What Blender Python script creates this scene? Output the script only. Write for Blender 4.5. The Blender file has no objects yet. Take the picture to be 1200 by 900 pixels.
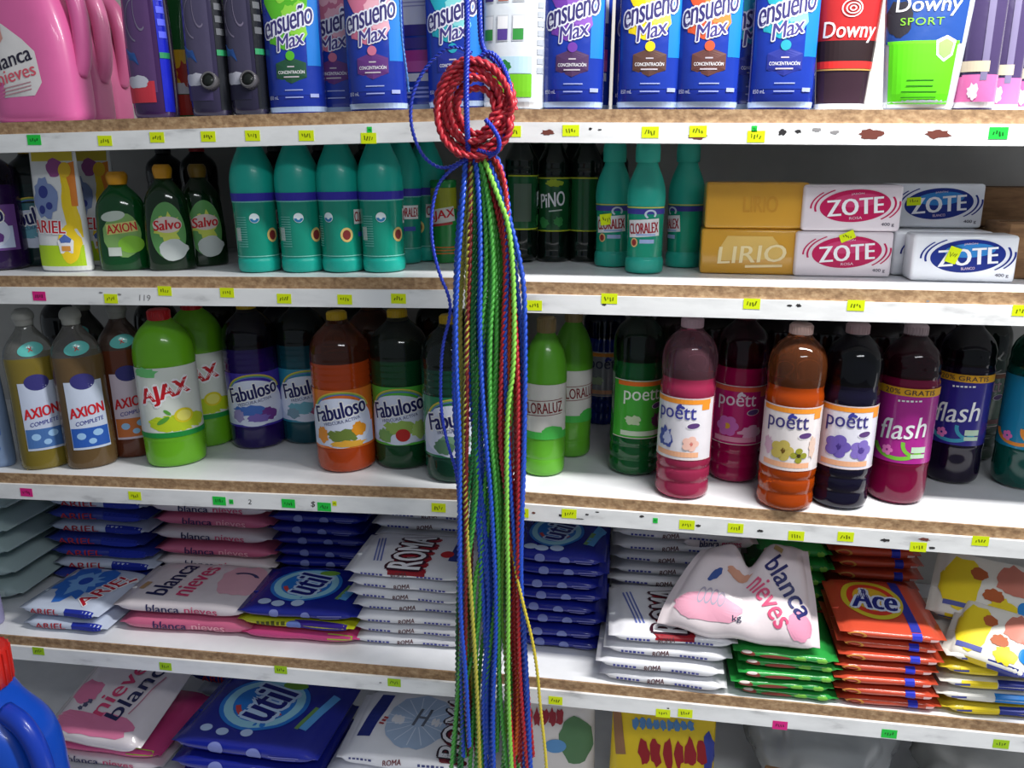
import bpy, bmesh, math, random
import numpy as np
from mathutils import Vector, Matrix, Euler

random.seed(7)
scene = bpy.context.scene
COL = scene.collection

# ------------------------------------------------------------------ camera
FPX, PITCH, YAW, ROLL = 1000.0, math.radians(14.8), math.radians(8.85), math.radians(.08)
CAM = np.array([0.0, -1.22, 1.5])
_fw = np.array([-math.sin(YAW)*math.cos(PITCH), math.cos(YAW)*math.cos(PITCH), -math.sin(PITCH)])
_rt = np.array([math.cos(YAW), math.sin(YAW), 0.0]); _up = np.cross(_rt, _fw)
_c, _s = math.cos(ROLL), math.sin(ROLL)
_rt, _up = _rt*_c + _up*_s, _up*_c - _rt*_s
cd = bpy.data.cameras.new('camera'); co = bpy.data.objects.new('camera', cd); COL.objects.link(co)
cd.sensor_width = 36; cd.lens = 36*FPX/1200; cd.clip_start = .02
M = Matrix.Identity(4)
for i in range(3):
    M[i][0], M[i][1], M[i][2], M[i][3] = _rt[i], _up[i], -_fw[i], CAM[i]
co.matrix_world = M
scene.camera = co

# ------------------------------------------------------------------ world, lamps, exposure
w = bpy.data.worlds.new('world'); scene.world = w; w.use_nodes = True
w.node_tree.nodes['Background'].inputs[0].default_value = (.80, .90, 1.0, 1)
w.node_tree.nodes['Background'].inputs[1].default_value = .17
def area(name, loc, rot, sx, sy, power, col):
    l = bpy.data.lights.new(name, 'AREA'); l.shape = 'RECTANGLE'; l.size = sx; l.size_y = sy
    l.energy = power; l.color = col
    o = bpy.data.objects.new(name, l); COL.objects.link(o); o.location = loc; o.rotation_euler = [math.radians(a) for a in rot]
    return o
area('tube_and_fill_lamp', (.75, -.40, 2.45), (9, 0, 0), 1.2, .10, 36, (1, .98, .95))  # ceiling tube, the main light
area('tube_and_fill_lamp', (.75, -1.9, 2.6), (38, 0, 12), 1.2, .15, 10, (.95, .98, 1))  # added front fill light, not a tube of the room
scene.view_settings.view_transform = 'Standard'
scene.view_settings.look = 'None'
scene.view_settings.gamma = 1
scene.view_settings.use_curve_mapping = False
scene.view_settings.exposure = .55
scene.cycles.use_denoising = True
scene.cycles.max_bounces = 8
scene.cycles.caustics_refractive = False
scene.cycles.caustics_reflective = False

# ------------------------------------------------------------------ pixel -> place helpers (photo frame 1200x900)
def ray(x, y): return _fw + _rt*(x-600)/FPX - _up*(y-450)/FPX
def onY(x, y, Y=0.0):
    d = ray(x, y); return CAM + d*(Y-CAM[1])/d[1]
def onZ(x, y, Z):
    d = ray(x, y); return CAM + d*(Z-CAM[2])/d[2]
SHELF = {1: ((-.981, 1.552), (-.336, 1.567), (-.143, 1.566), (.468, 1.561)),
         2: ((-1.02, 1.317), (-.292, 1.330), (-.14, 1.327), (.5, 1.328)),
         3: ((-1.077, .977), (-.285, .997), (-.137, .999), (.549, .990)),
         4: ((-1.096, .661), (-.29, .671), (-.147, .674), (.595, .671)),
         5: ((-1.096, .352), (-.29, .352), (-.147, .352), (.595, .352))}
SPLIT = -.212
def slope(s, X):
    a = SHELF[s]; i = 0 if X < SPLIT else 2
    return (a[i+1][1]-a[i][1])/(a[i+1][0]-a[i][0])
def bz(s, X):
    a = SHELF[s]; i = 0 if X < SPLIT else 2
    return a[i][1] + slope(s, X)*(X-a[i][0])
def onshelf(s, x, y):
    X = 0
    for k in range(6):
        P = onZ(x, y, bz(s, X)); X = P[0]
    return P

# ------------------------------------------------------------------ materials
def lin(c):
    c = [v/255 for v in c]
    return tuple(v/12.92 if v <= .04045 else ((v+.055)/1.055)**2.4 for v in c)
MC = {}
def mat(col, rough=.35, spec=.5, coat=0., trans=0., ior=1.4, noise=.07, scale=40., bump=0., metal=0., name='surface'):
    key = (tuple(col), rough, spec, coat, trans, ior, noise, scale, bump, metal)
    if key in MC: return MC[key]
    m = bpy.data.materials.new(name); m.use_nodes = True
    nt = m.node_tree; b = nt.nodes['Principled BSDF']
    c = lin(col)
    b.inputs['Base Color'].default_value = (*c, 1)
    b.inputs['Roughness'].default_value = rough
    b.inputs['Specular IOR Level'].default_value = spec
    b.inputs['Coat Weight'].default_value = coat
    b.inputs['Coat Roughness'].default_value = .08
    b.inputs['Transmission Weight'].default_value = trans
    b.inputs['IOR'].default_value = ior
    b.inputs['Metallic'].default_value = metal
    tc = nt.nodes.new('ShaderNodeTexCoord'); nz = nt.nodes.new('ShaderNodeTexNoise')
    nz.inputs['Scale'].default_value = scale; nz.inputs['Detail'].default_value = 3
    nt.links.new(tc.outputs['Object'], nz.inputs['Vector'])
    mr = nt.nodes.new('ShaderNodeMapRange'); mr.inputs[3].default_value = 1-noise; mr.inputs[4].default_value = 1+noise
    nt.links.new(nz.outputs['Fac'], mr.inputs[0])
    hs = nt.nodes.new('ShaderNodeHueSaturation'); hs.inputs['Color'].default_value = (*c, 1)
    nt.links.new(mr.outputs[0], hs.inputs['Value']); nt.links.new(hs.outputs[0], b.inputs['Base Color'])
    if bump:
        bp = nt.nodes.new('ShaderNodeBump'); bp.inputs['Strength'].default_value = bump; bp.inputs['Distance'].default_value = .004
        nt.links.new(nz.outputs['Fac'], bp.inputs['Height']); nt.links.new(bp.outputs[0], b.inputs['Normal'])
    MC[key] = m
    return m
def ink(c): return mat(c, .4, .4, noise=.05)
def film(c): return mat(c, .22, .5, coat=.35, noise=.08, scale=25, bump=.25)
def plastic(c): return mat(c, .3, .5, coat=.15)
def liquid(c, t=.45): return mat(c, .06, .5, coat=.3, trans=t, ior=1.33, noise=.03)

def two_tone(name, cols, scale, rough, detail=6, stretch=(1, 1, 1), pos=(.35, .65), bump=0.):
    m = bpy.data.materials.new(name); m.use_nodes = True; nt = m.node_tree; b = nt.nodes['Principled BSDF']
    tc = nt.nodes.new('ShaderNodeTexCoord'); mp = nt.nodes.new('ShaderNodeMapping'); mp.inputs['Scale'].default_value = stretch
    nz = nt.nodes.new('ShaderNodeTexNoise'); nz.inputs['Scale'].default_value = scale; nz.inputs['Detail'].default_value = detail
    cr = nt.nodes.new('ShaderNodeValToRGB')
    el = cr.color_ramp.elements; el[0].position = pos[0]; el[1].position = pos[1]
    el[0].color = (*lin(cols[0]), 1); el[1].color = (*lin(cols[-1]), 1)
    if len(cols) == 3:
        e = el.new((pos[0]+pos[1])/2); e.color = (*lin(cols[1]), 1)
    nt.links.new(tc.outputs['Object'], mp.inputs[0]); nt.links.new(mp.outputs[0], nz.inputs['Vector'])
    nt.links.new(nz.outputs['Fac'], cr.inputs[0]); nt.links.new(cr.outputs[0], b.inputs['Base Color'])
    b.inputs['Roughness'].default_value = rough
    if bump:
        bp = nt.nodes.new('ShaderNodeBump'); bp.inputs['Strength'].default_value = bump; bp.inputs['Distance'].default_value = .003
        nt.links.new(nz.outputs['Fac'], bp.inputs['Height']); nt.links.new(bp.outputs[0], b.inputs['Normal'])
    return m
M_LAM = two_tone('white_laminate', ((222, 224, 228), (240, 241, 244)), 9, .35)
M_CHIP = two_tone('particleboard', ((128, 98, 70), (160, 128, 94), (188, 158, 122)), 120, .8, 5, (1, 1, 1.4), (.28, .74), .3)
M_PAINT = two_tone('white_paint', ((176, 176, 178), (226, 227, 228), (236, 237, 238)), 14, .5, 8, (1, 1, 3), (.25, .55), .15)
M_BACK = two_tone('grey_panel', ((176, 173, 168), (198, 195, 190)), 6, .7)
M_CARD = two_tone('cardboard', ((122, 88, 58), (150, 112, 76)), 30, .8, 4, (1, 1, 6))

# ------------------------------------------------------------------ objects
def link(o, parent):
    COL.objects.link(o)
    if parent is not None: o.parent = parent
    return o
def obj(name, V, F, m, parent=None, smooth=False, fmat=None):
    me = bpy.data.meshes.new(name)
    me.from_pydata([tuple(map(float, v)) for v in V], [], [tuple(map(int, f)) for f in F])
    for x in (m if isinstance(m, (list, tuple)) else [m]): me.materials.append(x)
    if smooth: me.polygons.foreach_set('use_smooth', [True]*len(me.polygons))
    if fmat is not None: me.polygons.foreach_set('material_index', [int(i) for i in fmat])
    me.update()
    return link(bpy.data.objects.new(name, me), parent)
def tag(o, label=None, cat=None, group=None, kind=None):
    if label: o['label'] = label
    if cat: o['category'] = cat
    if group: o['group'] = group
    if kind: o['kind'] = kind
    return o
def thing(name, loc=(0, 0, 0)):
    o = bpy.data.objects.new(name, None); o.empty_display_size = .02; COL.objects.link(o); o.location = loc
    return o
def copy_tree(o, parent=None):
    c = o.copy(); COL.objects.link(c); c.parent = parent
    for ch in list(o.children): copy_tree(ch, c)
    return c
PROTO = {}
def make(kind, builder, *a, **k):
    """first call builds the thing, later calls copy it with its parts"""
    key = (kind, repr(a), repr(sorted(k.items())))
    if key in PROTO: return copy_tree(PROTO[key])
    PROTO[key] = r = builder(*a, **k)
    return r
def put(o, X, Y, Z, rz=0, tilt=0, rx=0):
    o.location = (X, Y, Z); o.rotation_euler = (math.radians(rx), tilt, math.radians(rz))
    return o
def stand(o, s, px, py, ry, rz=0, z_extra=0):
    """stand a thing on shelf s; (px, py) is the photo pixel where its front foot touches the board"""
    P = onshelf(s, px, py)
    if s in (2, 3) and (P[0] < -.25 or P[0] > .34) and rz > -40 and 'pouch' not in o.name: rz += math.degrees(math.atan2(-P[0], P[1]+1.22))*.8   # turned towards the aisle
    return standXY(o, s, P[0], P[1]+ry, rz, z_extra)
def standXY(o, s, X, Y, rz=0, z_extra=0):
    return put(o, X, Y, bz(s, X)+.0008+z_extra, rz, -math.atan(slope(s, X)))

# ------------------------------------------------------------------ shapes
def boxVF(x0, x1, y0, y1, z0, z1):
    V = [(x, y, z) for z in (z0, z1) for y in (y0, y1) for x in (x0, x1)]
    return V, [(0, 2, 3, 1), (4, 5, 7, 6), (0, 1, 5, 4), (2, 6, 7, 3), (0, 4, 6, 2), (1, 3, 7, 5)]
def rbox(name, wx, wy, wz, b, m, parent, loc=(0, 0, 0), seg=2, smooth=True):
    bm = bmesh.new(); bmesh.ops.create_cube(bm, size=1)
    bmesh.ops.scale(bm, vec=(wx, wy, wz), verts=bm.verts)
    if b: bmesh.ops.bevel(bm, geom=bm.edges[:], offset=b, segments=seg, affect='EDGES', profile=.5)
    bmesh.ops.translate(bm, vec=loc, verts=bm.verts)
    me = bpy.data.meshes.new(name); bm.to_mesh(me); bm.free(); me.materials.append(m)
    if smooth: me.polygons.foreach_set('use_smooth', [True]*len(me.polygons))
    return link(bpy.data.objects.new(name, me), parent)
def chaikin(P, n=2):
    P = [np.array(p, float) for p in P]
    for _ in range(n):
        Q = [P[0]]
        for a, b in zip(P[:-1], P[1:]): Q += [a*.75+b*.25, a*.25+b*.75]
        Q.append(P[-1]); P = Q
    return np.array(P)

class Rev:
    """closed body swept up z with half-widths rx, ry; label coordinates are (arc from the front, z)"""
    def __init__(s, prof, asp=1., zref=None, n=2., smooth=2, segs=28):
        P = [(p[0], p[1], p[2] if len(p) > 2 else p[1]*asp) for p in prof]
        s.P = chaikin(P, smooth); s.n = n; s.segs = segs
        z = zref if zref is not None else P[len(P)//2][0]
        s.rx0, s.ry0 = s.at(z)
        th = np.linspace(-math.pi, math.pi, 721)
        x, y = s.dirs(th); x = x*s.rx0; y = y*s.ry0
        L = np.concatenate([[0], np.cumsum(np.hypot(np.diff(x), np.diff(y)))]); s.L = L-L[360]; s.th = th
    def dirs(s, th):
        e = 2/s.n; a, b = np.sin(th), np.cos(th)
        return np.sign(a)*np.abs(a)**e, -np.sign(b)*np.abs(b)**e
    def at(s, z):
        o = np.argsort(s.P[:, 0], kind='stable')
        return np.interp(z, s.P[o, 0], s.P[o, 1]), np.interp(z, s.P[o, 0], s.P[o, 2])
    def point(s, u, v, h):
        rx, ry = s.at(v); th = np.interp(u, s.L, s.th); x, y = s.dirs(th)
        nx, ny = x/np.maximum(s.rx0, 1e-6), y/np.maximum(s.ry0, 1e-6); l = np.hypot(nx, ny)+1e-9
        return np.stack([rx*x+h*nx/l, ry*y+h*ny/l, v+0*u], 1)
    def mesh(s, name, m, parent, zsplit=None):
        th = np.linspace(0, 2*math.pi, s.segs, endpoint=False); x, y = s.dirs(th); n = s.segs
        V = [(0, 0, s.P[0, 0])]; F = []; fm = []
        for p in s.P: V += list(zip(p[1]*x, p[2]*y, [p[0]]*n))
        k = len(s.P)
        for j in range(n): F.append((0, 1+(j+1) % n, 1+j)); fm.append(0)
        for i in range(k-1):
            zc = (s.P[i, 0]+s.P[i+1, 0])/2; q = 1 if zsplit is not None and zc > zsplit else 0
            for j in range(n):
                a = 1+i*n+j; b = 1+i*n+(j+1) % n; F.append((a, b, b+n, a+n)); fm.append(q)
        V.append((0, 0, s.P[-1, 0])); t = len(V)-1; a = 1+(k-1)*n
        q = 1 if zsplit is not None else 0
        for j in range(n): F.append((a+j, a+(j+1) % n, t)); fm.append(q)
        return obj(name, V, F, m, parent, True, fm)

class Bag:
    """pillow bag lying flat: x along its sealed-end axis, front fold towards -y"""
    def __init__(s, w, d, t, seal=.009, seed=0, wr=.00045, n=3.3):
        s.w, s.d, s.t, s.seal, s.wr = w, d, t, seal, wr
        ph = np.linspace(-math.pi, math.pi, 1441); e = 2/n
        y = -(d/2)*np.sign(np.cos(ph))*np.abs(np.cos(ph))**e; z = (t/2)*np.sign(np.sin(ph))*np.abs(np.sin(ph))**e
        L = np.concatenate([[0], np.cumsum(np.hypot(np.diff(y), np.diff(z)))]); s.L = L-L[720]
        s.y, s.z = y, z
        ty, tz = np.gradient(y), np.gradient(z); l = np.hypot(ty, tz)+1e-12
        s.ny, s.nz = -tz/l, ty/l
        r = random.Random(seed); s.k = [(r.uniform(20, 90), r.uniform(20, 90), r.uniform(0, 6), r.uniform(.4, 1)) for _ in range(5)]
        s.warp = None
    def env(s, x):
        xin = s.w/2-s.seal; q = np.clip(np.abs(x)/xin, 0, 1)
        return np.maximum(.05, (1-q**7)**.6)
    def point(s, x, sv, h):
        y = np.interp(sv, s.L, s.y); z = np.interp(sv, s.L, s.z); ny = np.interp(sv, s.L, s.ny); nz = np.interp(sv, s.L, s.nz)
        g = s.env(x); d = 0*x
        for a, b, p, c in s.k: d = d + c*np.sin(a*x+b*sv+p)
        d = d*s.wr*g + h
        P = np.stack([x + 0*sv, y*(.94+.06*g)+d*ny, z*g + d*nz + s.t/2], 1)
        return s.warp(P) if s.warp else P
    def front(s, u, v, h): return s.point(u, v, h)
    def top(s, u, v, h):
        m = (s.L > 0) & (s.L < s.L[-1]/2*1.0001)
        i = slice(720, 1081*1)
        yy = s.y[720:1441]; LL = s.L[720:1441]
        return s.point(u, np.interp(v, yy, LL), h)
    def mesh(s, name, m, parent, nx=22, ns=30):
        xs = np.concatenate([[-s.w/2], np.linspace(-s.w/2+s.seal, s.w/2-s.seal, nx), [s.w/2]])
        sv = np.interp(np.linspace(0, 1, ns, endpoint=False), np.linspace(0, 1, 1441), s.L)
        X, S = np.meshgrid(xs, sv, indexing='ij'); V = s.point(X.ravel(), S.ravel(), 0.)
        F = []; k = len(xs)
        for i in range(k-1):
            for j in range(ns):
                a = i*ns+j; b = i*ns+(j+1) % ns; F.append((a, a+ns, b+ns, b))
        F.append(tuple(range(ns))); F.append(tuple(range((k-1)*ns+ns-1, (k-1)*ns-1, -1)))
        return obj(name, V, F, m, parent, True)

def plane(y0):
    """flat front face at y = y0"""
    return lambda u, v, h: np.stack([u, np.full_like(u, y0)-h, v], 1)
def planeTop(z0):
    return lambda u, v, h: np.stack([u, v, np.full_like(u, z0)+h], 1)

# 2-D print shapes: (V Nx2, F)
def rot2(V, cu, cv, deg):
    a = math.radians(deg); c, s = math.cos(a), math.sin(a); V = np.asarray(V, float)
    return np.stack([cu + V[:, 0]*c - V[:, 1]*s, cv + V[:, 0]*s + V[:, 1]*c] + ([V[:, 2]] if V.shape[1] > 2 else []), 1)
def rect(cu, cv, w, h, rot=0, nu=8, nv=4):
    U, W = np.meshgrid(np.linspace(-w/2, w/2, nu+1), np.linspace(-h/2, h/2, nv+1))
    F = [(i*(nu+1)+j, i*(nu+1)+j+1, (i+1)*(nu+1)+j+1, (i+1)*(nu+1)+j) for i in range(nv) for j in range(nu)]
    return rot2(np.stack([U.ravel(), W.ravel()], 1), cu, cv, rot), F
def star(pts, cu=0, cv=0, rot=0, rings=None):
    """star-shaped outline around (0, 0)"""
    P = np.asarray(pts, float); n = len(P); rings = rings or max(2, int(np.hypot(P[:, 0], P[:, 1]).max()/.004))
    V = [np.zeros((1, 2))] + [P*(k+1)/rings for k in range(rings)]
    F = [(0, 1+j, 1+(j+1) % n) for j in range(n)]
    for k in range(rings-1):
        for j in range(n):
            a = 1+k*n+j; b = 1+k*n+(j+1) % n; F.append((a, a+n, b+n, b))
    return rot2(np.concatenate(V), cu, cv, rot), F
def ell(cu, cv, a, b, rot=0, n=24):
    n = max(n, min(72, int(max(a, b)/.0009)))
    t = np.linspace(0, 2*math.pi, n, endpoint=False)
    return star(np.stack([a*np.cos(t), b*np.sin(t)], 1), cu, cv, rot)
def blob(cu, cv, a, b, seed=1, n=22, amp=.25, rot=0):
    r = random.Random(seed); t = np.linspace(0, 2*math.pi, n, endpoint=False)
    k = np.array([1-amp+2*amp*r.random() for _ in t])
    return star(np.stack([a*k*np.cos(t), b*k*np.sin(t)], 1), cu, cv, rot)
def arc(cu, cv, a, b, t0, t1, wd, rot=0, n=20):
    t = np.radians(np.linspace(t0, t1, n)); V = []
    for q in (1, 1-wd): V += list(zip(a*q*np.cos(t), b*q*np.sin(t)))
    return rot2(V, cu, cv, rot), [(i, n+i, n+i+1, i+1) for i in range(n-1)]
def join(*S):
    V, F, o = [], [], 0
    for v, f in S:
        V.append(np.asarray(v)); F += [tuple(i+o for i in q) for q in f]; o += len(v)
    return np.concatenate(V), F
TX = {}
def _glyphs(s, bold, spacing):
    key = (s, bold, spacing)
    if key in TX: return TX[key]
    cu = bpy.data.curves.new('t', 'FONT'); cu.body = s; cu.size = 1; cu.offset = bold; cu.space_character = spacing
    cu.resolution_u = 3; cu.fill_mode = 'FRONT'
    o = bpy.data.objects.new('t', cu); COL.objects.link(o)
    dg = bpy.context.evaluated_depsgraph_get(); me = bpy.data.meshes.new_from_object(o.evaluated_get(dg))
    V = np.array([v.co[:2] for v in me.vertices]); F = [tuple(p.vertices) for p in me.polygons]
    bpy.data.objects.remove(o); bpy.data.curves.remove(cu); bpy.data.meshes.remove(me)
    TX[key] = (V, F)
    return V, F
def refine(V, F, n=1):
    for _ in range(n):
        V = list(map(tuple, V)); G = []; E = {}
        def mid(a, b):
            k = (min(a, b), max(a, b))
            if k not in E:
                E[k] = len(V); V.append(tuple((p+q)/2 for p, q in zip(V[a], V[b])))
            return E[k]
        for f in F:
            for i in range(1, len(f)-1):
                a, b, c = f[0], f[i], f[i+1]; ab, bc, ca = mid(a, b), mid(b, c), mid(c, a)
                G += [(a, ab, ca), (ab, b, bc), (ca, bc, c), (ab, bc, ca)]
        F = G
    return np.array(V), F
def txt(s, cu, cv, w, h, rot=0, shear=0, bold=.012, spacing=1., outline=0., fine=0):
    V, F = _glyphs(s, 0., spacing)
    lo, hi = V.min(0), V.max(0); c = (lo+hi)/2; sc = (w/(hi[0]-lo[0]), h/(hi[1]-lo[1]))
    if fine: V, F = refine(V, F, fine)
    Q = (V-c)*np.array(sc)
    Q[:, 0] += shear*Q[:, 1]
    S = [(Q, F)]
    e = max(0, bold)*h*.9
    lift = lambda A, k: np.concatenate([A, np.full((len(A), 1), k*3e-5)], 1)
    if e: S = [(lift(Q+np.array([d, 0]), k), F) for k, d in enumerate((-e, e))]
    if outline:
        e = h*.07+e
        S = [(lift(Q+e*np.array([math.cos(a), math.sin(a)]), k), F) for k, a in enumerate(np.linspace(0, 2*math.pi, 8, endpoint=False))]
    V, F = join(*S)
    return rot2(V, cu, cv, rot), F
def scrawl(cu, cv, w, h, rot=0, n=6, seed=1):
    """printed line too small to read: a row of short strokes"""
    r = random.Random(seed); st = w/n; S = []
    for k in range(n):
        x = -w/2+st*(k+.5); S.append(rect(x, 0, st*r.uniform(.5, .8), h*r.uniform(.7, 1), 0, 2, 2) if h < .012 else blob(x, 0, st*.48, h*.55, seed*7+k, 12, .3))
    V, F = join(*S)
    return rot2(V, cu, cv, rot), F
def decal(parent, name, fn, shape, h, m, smooth=False):
    if isinstance(shape, list): return [decal(parent, name, fn, q, h, m, smooth) for q in shape][0]
    V, F = shape
    if isinstance(getattr(fn, '__self__', None), Bag) and 'letter' in name: V, F = refine(V, F, 1)
    if V.shape[1] > 2: h = h + V[:, 2]
    P = fn(V[:, 0], V[:, 1], h)
    return obj(name, P, F, m, parent, smooth)

def tube(pts, r, sides=8):
    pts = [np.array(p, float) for p in pts]; P = np.array(pts); T = np.gradient(P, axis=0); T /= np.linalg.norm(T, axis=1)[:, None]+1e-9
    ref = np.array([0, 1., 0]); V = []; F = []
    for i in range(len(P)):
        a = np.cross(T[i], ref); l = np.linalg.norm(a)
        if l < .05: a = np.cross(T[i], np.array([1., 0, 0])); l = np.linalg.norm(a)
        a /= l; b = np.cross(T[i], a); rr = r[i] if hasattr(r, '__len__') else r
        for j in range(sides):
            t = 2*math.pi*j/sides; V.append(P[i]+rr*(math.cos(t)*a+math.sin(t)*b))
    for i in range(len(P)-1):
        for j in range(sides):
            a = i*sides+j; b = i*sides+(j+1) % sides; F.append((a, b, b+sides, a+sides))
    F.append(tuple(range(sides-1, -1, -1))); F.append(tuple(range((len(P)-1)*sides, len(P)*sides)))
    return V, F
def resample(P, step, smooth=2):
    P = chaikin(P, smooth); d = np.concatenate([[0], np.cumsum(np.linalg.norm(np.diff(P, axis=0), axis=1))])
    n = max(3, int(d[-1]/step)); t = np.linspace(0, d[-1], n)
    return np.stack([np.interp(t, d, P[:, k]) for k in range(3)], 1), t
def rope(name, P, r, m, parent=None, pitch=.016, plies=2, sides=5, ref=(0., 1., 0.), phase=0.):
    """laid cord: plies twisted round the centre line"""
    Q, t = resample(P, pitch/6); T = np.gradient(Q, axis=0); T /= np.linalg.norm(T, axis=1)[:, None]+1e-9
    A = np.cross(T, np.array(ref)); A /= np.linalg.norm(A, axis=1)[:, None]+1e-6; B = np.cross(T, A)
    V, F = [], []; n = len(Q); rp = r*(.62 if plies == 2 else .58)
    for k in range(plies):
        a = 2*math.pi*(t/pitch + k/plies) + phase
        C = Q + (r-rp)*(np.cos(a)[:, None]*A + np.sin(a)[:, None]*B); o = len(V)*0 + sum(len(v) for v in V)
        ring = np.stack([C + rp*(math.cos(2*math.pi*j/sides)*A + math.sin(2*math.pi*j/sides)*B) for j in range(sides)], 1).reshape(-1, 3)
        V.append(ring)
        for i in range(n-1):
            for j in range(sides):
                p = o+i*sides+j; q = o+i*sides+(j+1) % sides; F.append((p, q, q+sides, p+sides))
    return obj(name, np.concatenate(V), F, m, parent, True)

# ================================================================== THE SETTING
def struct(name, V, F, m): return tag(obj(name, V, F, m), kind='structure')
struct('wall_back', *boxVF(-2.2, 1.9, .455, .52, 0, 2.3), M_BACK)
struct('floor', *boxVF(-3, 3, -3, .52, -.05, 0), two_tone('floor_tile', ((120, 116, 110), (150, 146, 140)), 5, .5))

def board_pts(s, side, y0, y1, zo0, zo1):
    x0, x1 = (-1.75, SPLIT-.001) if side == 'l' else (SPLIT+.001, 1.35)
    e = -.3 if side == 'l' else .3
    V = [(x, y, bz(s, -.5 if side == 'l' else .2)+slope(s, e)*(x-(-.5 if side == 'l' else .2))+zo) for zo in (zo0, zo1) for y in (y0, y1) for x in (x0, x1)]
    return V, [(0, 2, 3, 1), (4, 5, 7, 6), (0, 1, 5, 4), (2, 6, 7, 3), (0, 4, 6, 2), (1, 3, 7, 5)]
FASCIA = {}
NAMES = {1: 'top', 2: 'second', 3: 'third', 4: 'fourth', 5: 'lowest'}
for s in (1, 2, 3, 4, 5):
    for side in 'lr':
        t = thing('shelf', (0, 0, 0))
        yf = .005 if s < 5 else -.40
        obj('board', *board_pts(s, side, yf+.003, .452, -.0175, 0), M_LAM, t)
        obj('board_edge', *board_pts(s, side, yf, yf+.003, -.0175, -.0002), M_CHIP, t)
        fa = obj('front_strip', *board_pts(s, side, yf-.005, yf+.017, -.0445, -.0176), M_PAINT, t)
        FASCIA[s, side] = fa
        tag(t, f'white {NAMES[s]} shelf board with raw chipboard edge, section {"left" if side == "l" else "right"} of the hanging ropes', 'shelf', 'white shelf boards')

# chipped paint, smears and handwriting on the front strips
BROWN, BLACKM, GREYM = ink((112, 62, 54)), ink((50, 48, 50)), ink((140, 138, 140))
def mark(s, x, y, a, b, seed, m, amp=.5, rot=0):
    P = onY(x, y, 0); side = 'l' if P[0] < SPLIT else 'r'
    sh = blob(P[0], P[2], a/850*(.8 if m is BROWN else .65), b/850*.8, seed, 18, amp*.55, rot)
    decal(FASCIA[s, side], 'paint_chip', plane(0.), sh, .0003, m)
for a in [(1, 642, 155, 9, 4, 3, BROWN), (1, 764, 160, 5, 2, 4, BROWN), (1, 818, 160, 12, 4.5, 5, BROWN), (1, 1021, 157, 15, 7, 6, BROWN), (1, 1098, 157, 17, 6, 7, BROWN),
          (1, 692, 151, 3, 2, 8, BLACKM), (1, 703, 152, 4, 1, 9, BLACKM), (1, 917, 155, 7, 4, 10, BLACKM), (1, 935, 154, 5, 2.5, 11, BLACKM), (1, 957, 152, 7, 3, 12, GREYM), (1, 978, 155, 8, 2.5, 13, GREYM),
          (2, 708, 357, 4, 1.6, 14, BLACKM), (2, 936, 358, 4, 2.5, 15, BLACKM), (2, 925, 358, 5, 1.5, 16, BLACKM), (2, 1087, 353, 3, 1.5, 17, GREYM), (2, 140, 345, 5, 1.5, 18, GREYM), (2, 118, 343, 5, 1.5, 19, GREYM),
          (3, 657, 604, 4, 2, 20, BLACKM), (3, 688, 603, 4, 1.5, 21, BLACKM), (3, 700, 600, 4, 1, 22, BLACKM), (3, 625, 601, 3, 2, 23, BROWN), (3, 752, 605, 4, 2, 24, BLACKM), (3, 818, 616, 5, 2, 25, BLACKM), (3, 891, 622, 6, 2, 26, BLACKM), (3, 1037, 633, 8, 2.5, 27, BLACKM), (3, 1083, 632, 8, 3, 28, BROWN), (3, 1092, 642, 6, 2, 29, BLACKM), (3, 680, 608, 7, .8, 30, BLACKM),
          (4, 783, 830, 3, 1.2, 31, BLACKM), (4, 446, 800, 3, 1.5, 32, GREYM)]:
    mark(*a)
def written(s, st, x, y, wpx, hpx, m):
    P = onY(x, y, 0); side = 'l' if P[0] < SPLIT else 'r'
    decal(FASCIA[s, side], 'handwriting', plane(0.), txt(st, P[0], P[2], wpx/850, hpx/850, 0, .15, 0.0), .0003, m)
written(2, '119', 170, 349, 16, 8, GREYM)
written(3, '$', 367, 591, 6, 9, BLACKM)
written(3, '2', 293, 588, 5, 7, BLACKM)

# ================================================================== BOTTLES
WHITE = ink((236, 236, 240)); NAVY = ink((28, 30, 92)); RED = ink((196, 30, 42))
def cap(parent, z0, z1, r, m, ridge=True):
    c = Rev([(z0, r*.98), (z0+.0005, r), (z1-.002, r*.97), (z1, r*.86)], smooth=0, segs=24).mesh('cap', m, parent)
    if ridge:
        n = 24; V, F = [], []
        for k in range(n):
            a = 2*math.pi*k/n; ca, sa = math.cos(a), math.sin(a); o = len(V)
            for z in (z0+.001, z1-.003):
                for (q, e) in ((r*.97, .0007), (r*1.035, .0004), (r*1.035, -.0004), (r*.97, -.0007)):
                    V.append((q*ca-e*sa, q*sa+e*ca, z))
            F += [(o, o+1, o+5, o+4), (o+1, o+2, o+6, o+5), (o+2, o+3, o+7, o+6), (o+4, o+5, o+6, o+7), (o, o+3, o+2, o+1)]
        obj('grip_ridges', V, F, m, c)
    return c
def scaled(prof, R, H): return [(z*H, r*R) for z, r in prof]

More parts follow.
